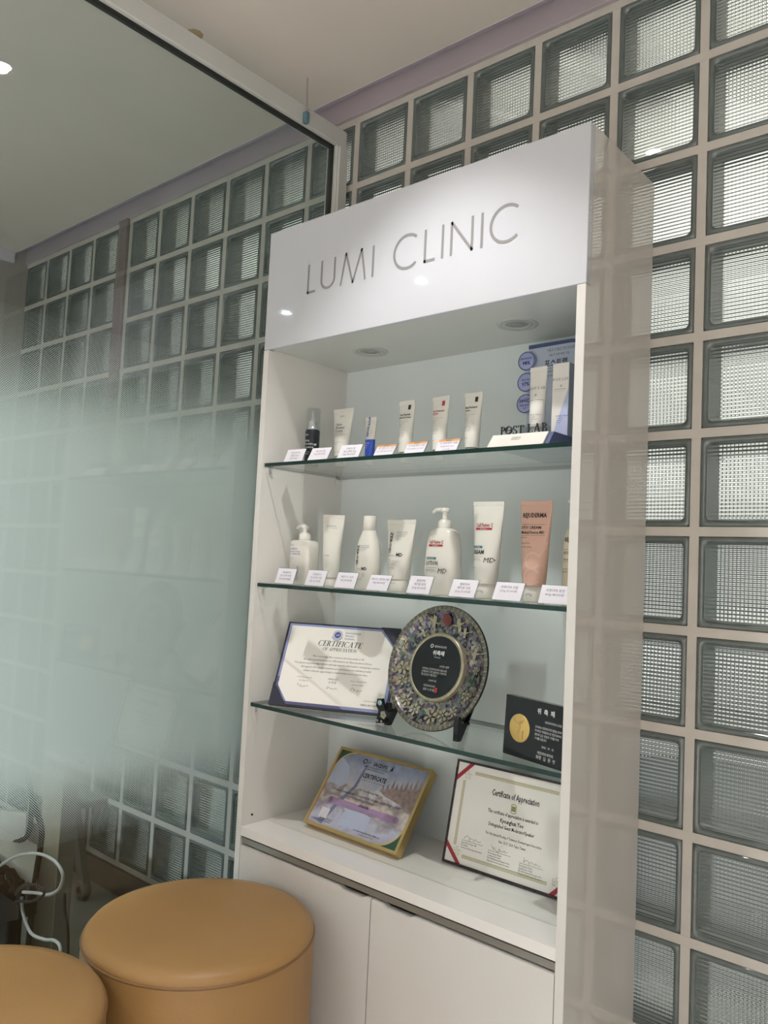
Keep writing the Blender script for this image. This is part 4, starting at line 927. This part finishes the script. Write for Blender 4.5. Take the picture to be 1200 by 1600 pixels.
def pine(x, z, s, rot):
    T = Txt()
    for k in range(7):
        a = rot+(k-3)*.32; T.stroke([(x, z), (x+s*math.cos(a), z+s*math.sin(a))], s*.09)
    T.stroke([(x, z), (x-s*.9*math.cos(rot), z-s*.9*math.sin(rot))], s*.16); T.build('pine_inlay', mat('green_shell', '667a70', .3, metal=.4, var=.3, vscale=120), t, wy, .0020, .001)
for a in ((.088, -.028, .02, .9), (.074, -.062, .016, 1.6), (.100, -.012, .015, 2.2), (-.084, .052, .014, 2.4), (-.108, .012, .012, 1.5), (-.020, -.108, .013, 1.2), (.028, .100, .012, -1.2)): pine(*a)
T = Txt(); T.ring(-.021, .045, .0028, .0042, 16); T.put('대한피부과의사회', .003, .0425, .0058, wmax=.034); T.put('위촉패', .001, .0265, .0115, sx=1.05, bold=.022); T.put('제 2024-3호', .0, .0195, .0035); T.put('유경훈 원장', .024, .0005, .0055)
for k, l in enumerate(('귀하께서는 대한피부과의사회 학술이사로', '위촉되어 의학 발전에 기여하여', '주실 것으로 믿고 이 패를 드립니다')): T.put(l, -.037, -.0085-k*.0065, .0058, 'l', wmax=.070 if k < 2 else .045)
T.put('2024년 3월', -.002, -.0325, .0048); T.put('대한피부과의사회', -.008, -.045, .0056, wmax=.032); T.put('회장 이 상 준', -.008, -.0535, .0062, wmax=.032); T.build('lettering', M_whitetxt, cn, .0004, .0004)
T = Txt(); T.rect(.009, .0165, -.0555, -.0445); T.build('red_seal', M_inkred, cn, .0004, .0003)
e = tag(empty('plate_easel', (1.709, -.19, Z3), (0, 0, -.045)), 'black lacquer easel with pearl flower ornament holding the inlaid plate', 'easel')
for sx, nm in ((-1, 'leg'), (1, 'leg')):
    x = sx*.098
    MB().prism([(-.046, 0), (-.034, 0), (.055, .150), (.048, .154), (.004, .056), (-.014, .036), (-.034, .036), (-.037, .050), (-.043, .050), (-.046, .036)], M_stone, 'x', x-.006, x+.006).build('leg', e)
MB().box(-.098, .098, .012, .020, .088, .096, M_stone).build('cross_bar', e)
MB().prism([(.044, .148), (.052, .148), (.125, .0), (.117, .0)], M_stone, 'x', -.008, .008).build('back_leg', e)
MB().box(-.098, .098, .040, .047, .140, .150, M_stone).build('cross_bar', e)
orn = MB().prism([(-.124, .001), (-.100, .005), (-.083, .03), (-.098, .036), (-.108, .058), (-.122, .056), (-.125, .040), (-.117, .030)], M_stone, 'y', -.053, -.046).build('foot_ornament', e)
MB().lathe([(0, -.0548), (.0055, -.0542), (.0062, -.053)], mat('opal_shell', '8fb9b4', .25, metal=.3, var=.3, vscale=200), 16, -.114, .048, axis='y').build('opal_dot', orn)
T = Txt()
for k in range(5): T.disc(-.101+.0052*math.cos(k*1.257), .023+.0052*math.sin(k*1.257), .0042, 10)
T.disc(-.118, .008, .0035, 8); T.disc(-.106, .008, .003, 8); T.build('pearl_flower', M_crane, orn, -.053, .0008)

# --- black plaque
t = tag(empty('award_plaque', (1.924, -.248, Z3+.0006), (-.044, 0, -.254)), 'black stone plaque with round gold relief medallion by the right frame', 'plaque')
MB().box(0, .155, 0, .018, 0, .114, M_stone, .001, 1).build('plaque_body', t)
md = MB().lathe([(0, -.0020), (.0250, -.0020), (.0265, -.0014), (.0268, -.0002)], M_goldsat, 48, .0425, .056, axis='y').build('medallion', t)
T = Txt(); g = lambda pts, w_=.0016: T.stroke([(.0425+a, .056+b) for a, b in pts], w_)
g([(-.012, .012), (-.006, .009), (.001, .008), (.003, .002), (.001, -.004), (.0015, -.012), (.004, -.021)]); g([(.001, .008), (.008, .012), (.011, .017)]); g([(-.012, .012), (-.014, .018)]); g([(.003, .002), (-.002, -.006), (-.002, -.016), (.001, -.022)], .0012)
T.disc(.0455, .0685, .0026, 12); T.put('Derma', .0545, .045, .0055, rot=PI/2); T.build('relief_figure', M_gold, md, -.002, .0008, .0008)
T = Txt(); T.put('위  촉  패', .108, .0925, .0115, wmax=.048, bold=.022); T.put('대한피부과학회 유경훈', .128, .0770, .0048, wmax=.042)
for k, l in enumerate(('귀하께서는 대한피부과학회 발전을 위하여', '적극적인 학회활동으로 전문의로서의', '본회에 깊은 관심과 기여를 하여', '이 패를 드립니다')): T.put(l, .083, .0650-k*.0070, .0053, 'l', wmax=(.066, .066, .06, .03)[k])
T.put('2023.  09.  15.', .118, .031, .0055, wmax=.035); T.put('대한피부과학회', .112, .0185, .0062, wmax=.05); T.put('회장  김  환  성', .113, .0095, .0078, wmax=.052); T.build('lettering', M_whitetxt, t, 0, .0004)

# ================================================================== ottomans
def ottoman(x, y, label):
    t = tag(empty('ottoman', (x, y, 0)), label, 'ottoman', None); r, h = .234, .455
    MB().lathe([(r-.012, .004), (r-.002, .010), (r, .03), (r, .415), (r-.001, .432)], M_leather, 72).build('side', t)
    MB().lathe([(r-.002, .434), (r-.0015, .440), (r-.010, .4505), (r-.035, .4565), (r-.09, .460), (r-.16, .4615), (0, .462)], M_leather, 72).build('seat', t)
    MB().lathe([(r-.004, .4300), (r+.0005, .4310), (r+.0018, .433), (r+.0005, .435), (r-.004, .4362)], M_seam, 72).build('piping', t)
    MB().lathe([(.0, .0), (r-.02, .0), (r-.02, .006), (0, .006)], M_dark, 40).build('foot_ring', t)
    return t
ottoman(1.404, -.552, 'round tan leather ottoman standing in front of the white cabinet door')
ottoman(1.398, -1.032, 'round tan leather ottoman nearest the viewer, cut by the picture corner')

# ================================================================== behind the glass partition
t = tag(empty('office_desk', (0, 0, 0)), 'beige office desk behind the frosted film of the partition', 'desk')
MB().box(-.50, .75, -.90, -.44, .715, .745, M_desk, .002, 1).build('desk_top', t)
MB().box(-.42, .6035, -.498, -.480, .512, .7145, M_desk).build('front_apron', t)
for x in (.604, -.48):
    l = MB().box(x, x+.106, -.4995, -.455, .0, .7145, M_deskg).build('leg', t)
    MB().box(x+.001, x+.105, -.5015, -.4998, .0, .712, M_desk).build('leg_face', l)
    MB().box(x-.022, x-.001, -.49, -.46, .0, .712, M_deskg).build('leg_shade_strip', l)  # grey strip stands in for the shade left of the leg
t = tag(empty('rolling_stand', (.10, -.11, 0)), 'dark low rolling stand with slanted legs by the glass block wall', 'stand')
MB().box(-.13, .10, -.085, .06, .318, .338, M_deskg, .003).build('top_board', t)
for x0, x1, y in ((-.034, .077, 0), (-.10, -.14, .03)):
    lg = MB().prism([(x0-.022, .318), (x0+.022, .318), (x1+.022, .060), (x1-.020, .060)], M_deskg, 'y', y-.012, y+.012).build('leg', t)
    MB().lathe([(0, y-.016), (.028, y-.016), (.034, y-.010), (.034, y+.010), (.028, y+.016), (0, y+.016)], M_deskg, 24, x1, .0345, axis='y').build('caster_wheel', lg)
    MB().lathe([(0, y-.0185), (.012, y-.0185), (.013, y-.016)], M_dark, 16, x1, .0345, axis='y').build('caster_hub', lg)
t = tag(empty('office_chair', (0, 0, 0)), 'white seated chair with black tubular frame behind the partition', 'chair')
sp = [(.797, -.600), (.59, -.50), (.28, -.50), (.28, -.600)]
MB().prism(sp, M_white, 'z', .352, .380).build('seat', t)
bk = MB(); u = (-.87, -.49)
bp0 = [(.545, -.505), (.545+u[0]*.30, -.505+u[1]*.30)]
bk.add([(*bp0[0], .376), (*bp0[1], .376), (*bp0[1], .462), (*bp0[0], .462)]+[(a+.008, b-.014, z) for (a, b), z in ((bp0[0], .376), (bp0[1], .376), (bp0[1], .462), (bp0[0], .462))], [(0, 1, 2, 3), (4, 7, 6, 5), (0, 4, 5, 1), (1, 5, 6, 2), (2, 6, 7, 3), (3, 7, 4, 0)], M_white).build('backrest', t)
MB().tube([(.772, -.60, .0), (.782, -.60, .30), (.792, -.60, .39), (.802, -.60, .45), (.800, -.598, .49), (.765, -.59, .513), (.68, -.57, .54), (.56, -.54, .60), (.44, -.54, .62)], .0075, M_dark).build('back_frame', t)
MB().tube([(.33, -.615, .372), (.45, -.56, .375), (.54, -.525, .385), (.60, -.53, .43), (.68, -.57, .53)], .007, M_dark).build('lower_bar', t)
for x, y in ((.32, -.585), (.32, -.52), (.56, -.52)): MB().tube([(x, y, 0), (x, y, .352)], .008, M_dark, sub=1).build('leg', t)
t = tag(empty('equipment_box', (0, 0, 0)), 'black equipment box topped by an open tray behind the glass', 'box')
MB().box(.40, .760, -.648, -.612, .0, .281, M_dark, .006).build('box_body', t)
MB().prism([(.40, .279), (.775, .279), (.826, .30), (.826, .333), (.40, .333)], M_dark, 'y', -.655, -.610).build('tray', t)
r_ = random.Random(5)
hp = MB()
for k in range(13):
    x, y = .50+k*.0255, -.634
    hp.tube([(x-.035, y+r_.uniform(-.02, .02), .340), (x-.02+r_.uniform(-.02, .02), y+r_.uniform(-.02, .02), .362+r_.uniform(0, .026)), (x+r_.uniform(-.01, .02), y+r_.uniform(-.02, .02), .365+r_.uniform(0, .026)), (x+.035, y+r_.uniform(-.02, .02), .340)], .0068, M_dark, 6)
o = hp.build('black_cable_heap'); tag(o, 'heap of tangled black cables on the black equipment box', 'cables'); o['kind'] = 'stuff'
def cable(nm, pts, r, m, lab): tag(MB().tube(pts, r, m, 8, 5).build(nm), lab, 'cable')
cable('white_cable', [(.766, -.690, .415), (.861, -.688, .468), (.953, -.686, .498), (1.028, -.684, .503), (1.069, -.682, .484), (1.057, -.680, .449), (1.012, -.680, .421), (.955, -.680, .408), (.90, -.685, .395)], 0.0038, M_cable, 'white cable curving in a loop above the black box')
cable('white_cable', [(.935, -.705, .40), (.946, -.704, .366), (.985, -.702, .335), (1.045, -.70, .340), (1.09, -.70, .352), (1.126, -.705, .342), (1.134, -.71, .25), (1.13, -.72, .08), (1.12, -.72, .006)], 0.0036, M_cable, 'white cable sagging below the loop and running down to the floor')
cable('black_cable', [(.925, -.715, .405), (.972, -.715, .440), (1.035, -.715, .456), (1.055, -.715, .444), (1.006, -.715, .415), (.93, -.715, .392)], .0032, M_dark, 'thin black cable looping beside the white cable loop')
cable('black_cable', [(1.045, -.66, .43), (1.05, -.66, .392), (1.072, -.66, .345), (1.08, -.66, .20), (1.07, -.66, .05), (1.06, -.65, .005)], .0035, M_dark, 'thin black cable hanging down beside the desk leg')
cable('white_cable', [(.60, -.024, .07), (.62, -.024, .125), (.72, -.024, .155), (.86, -.024, .165), (1.0, -.02, .165), (1.19, -.016, .16)], .004, M_cable, 'white cable along the glass block wall running to the cabinet')
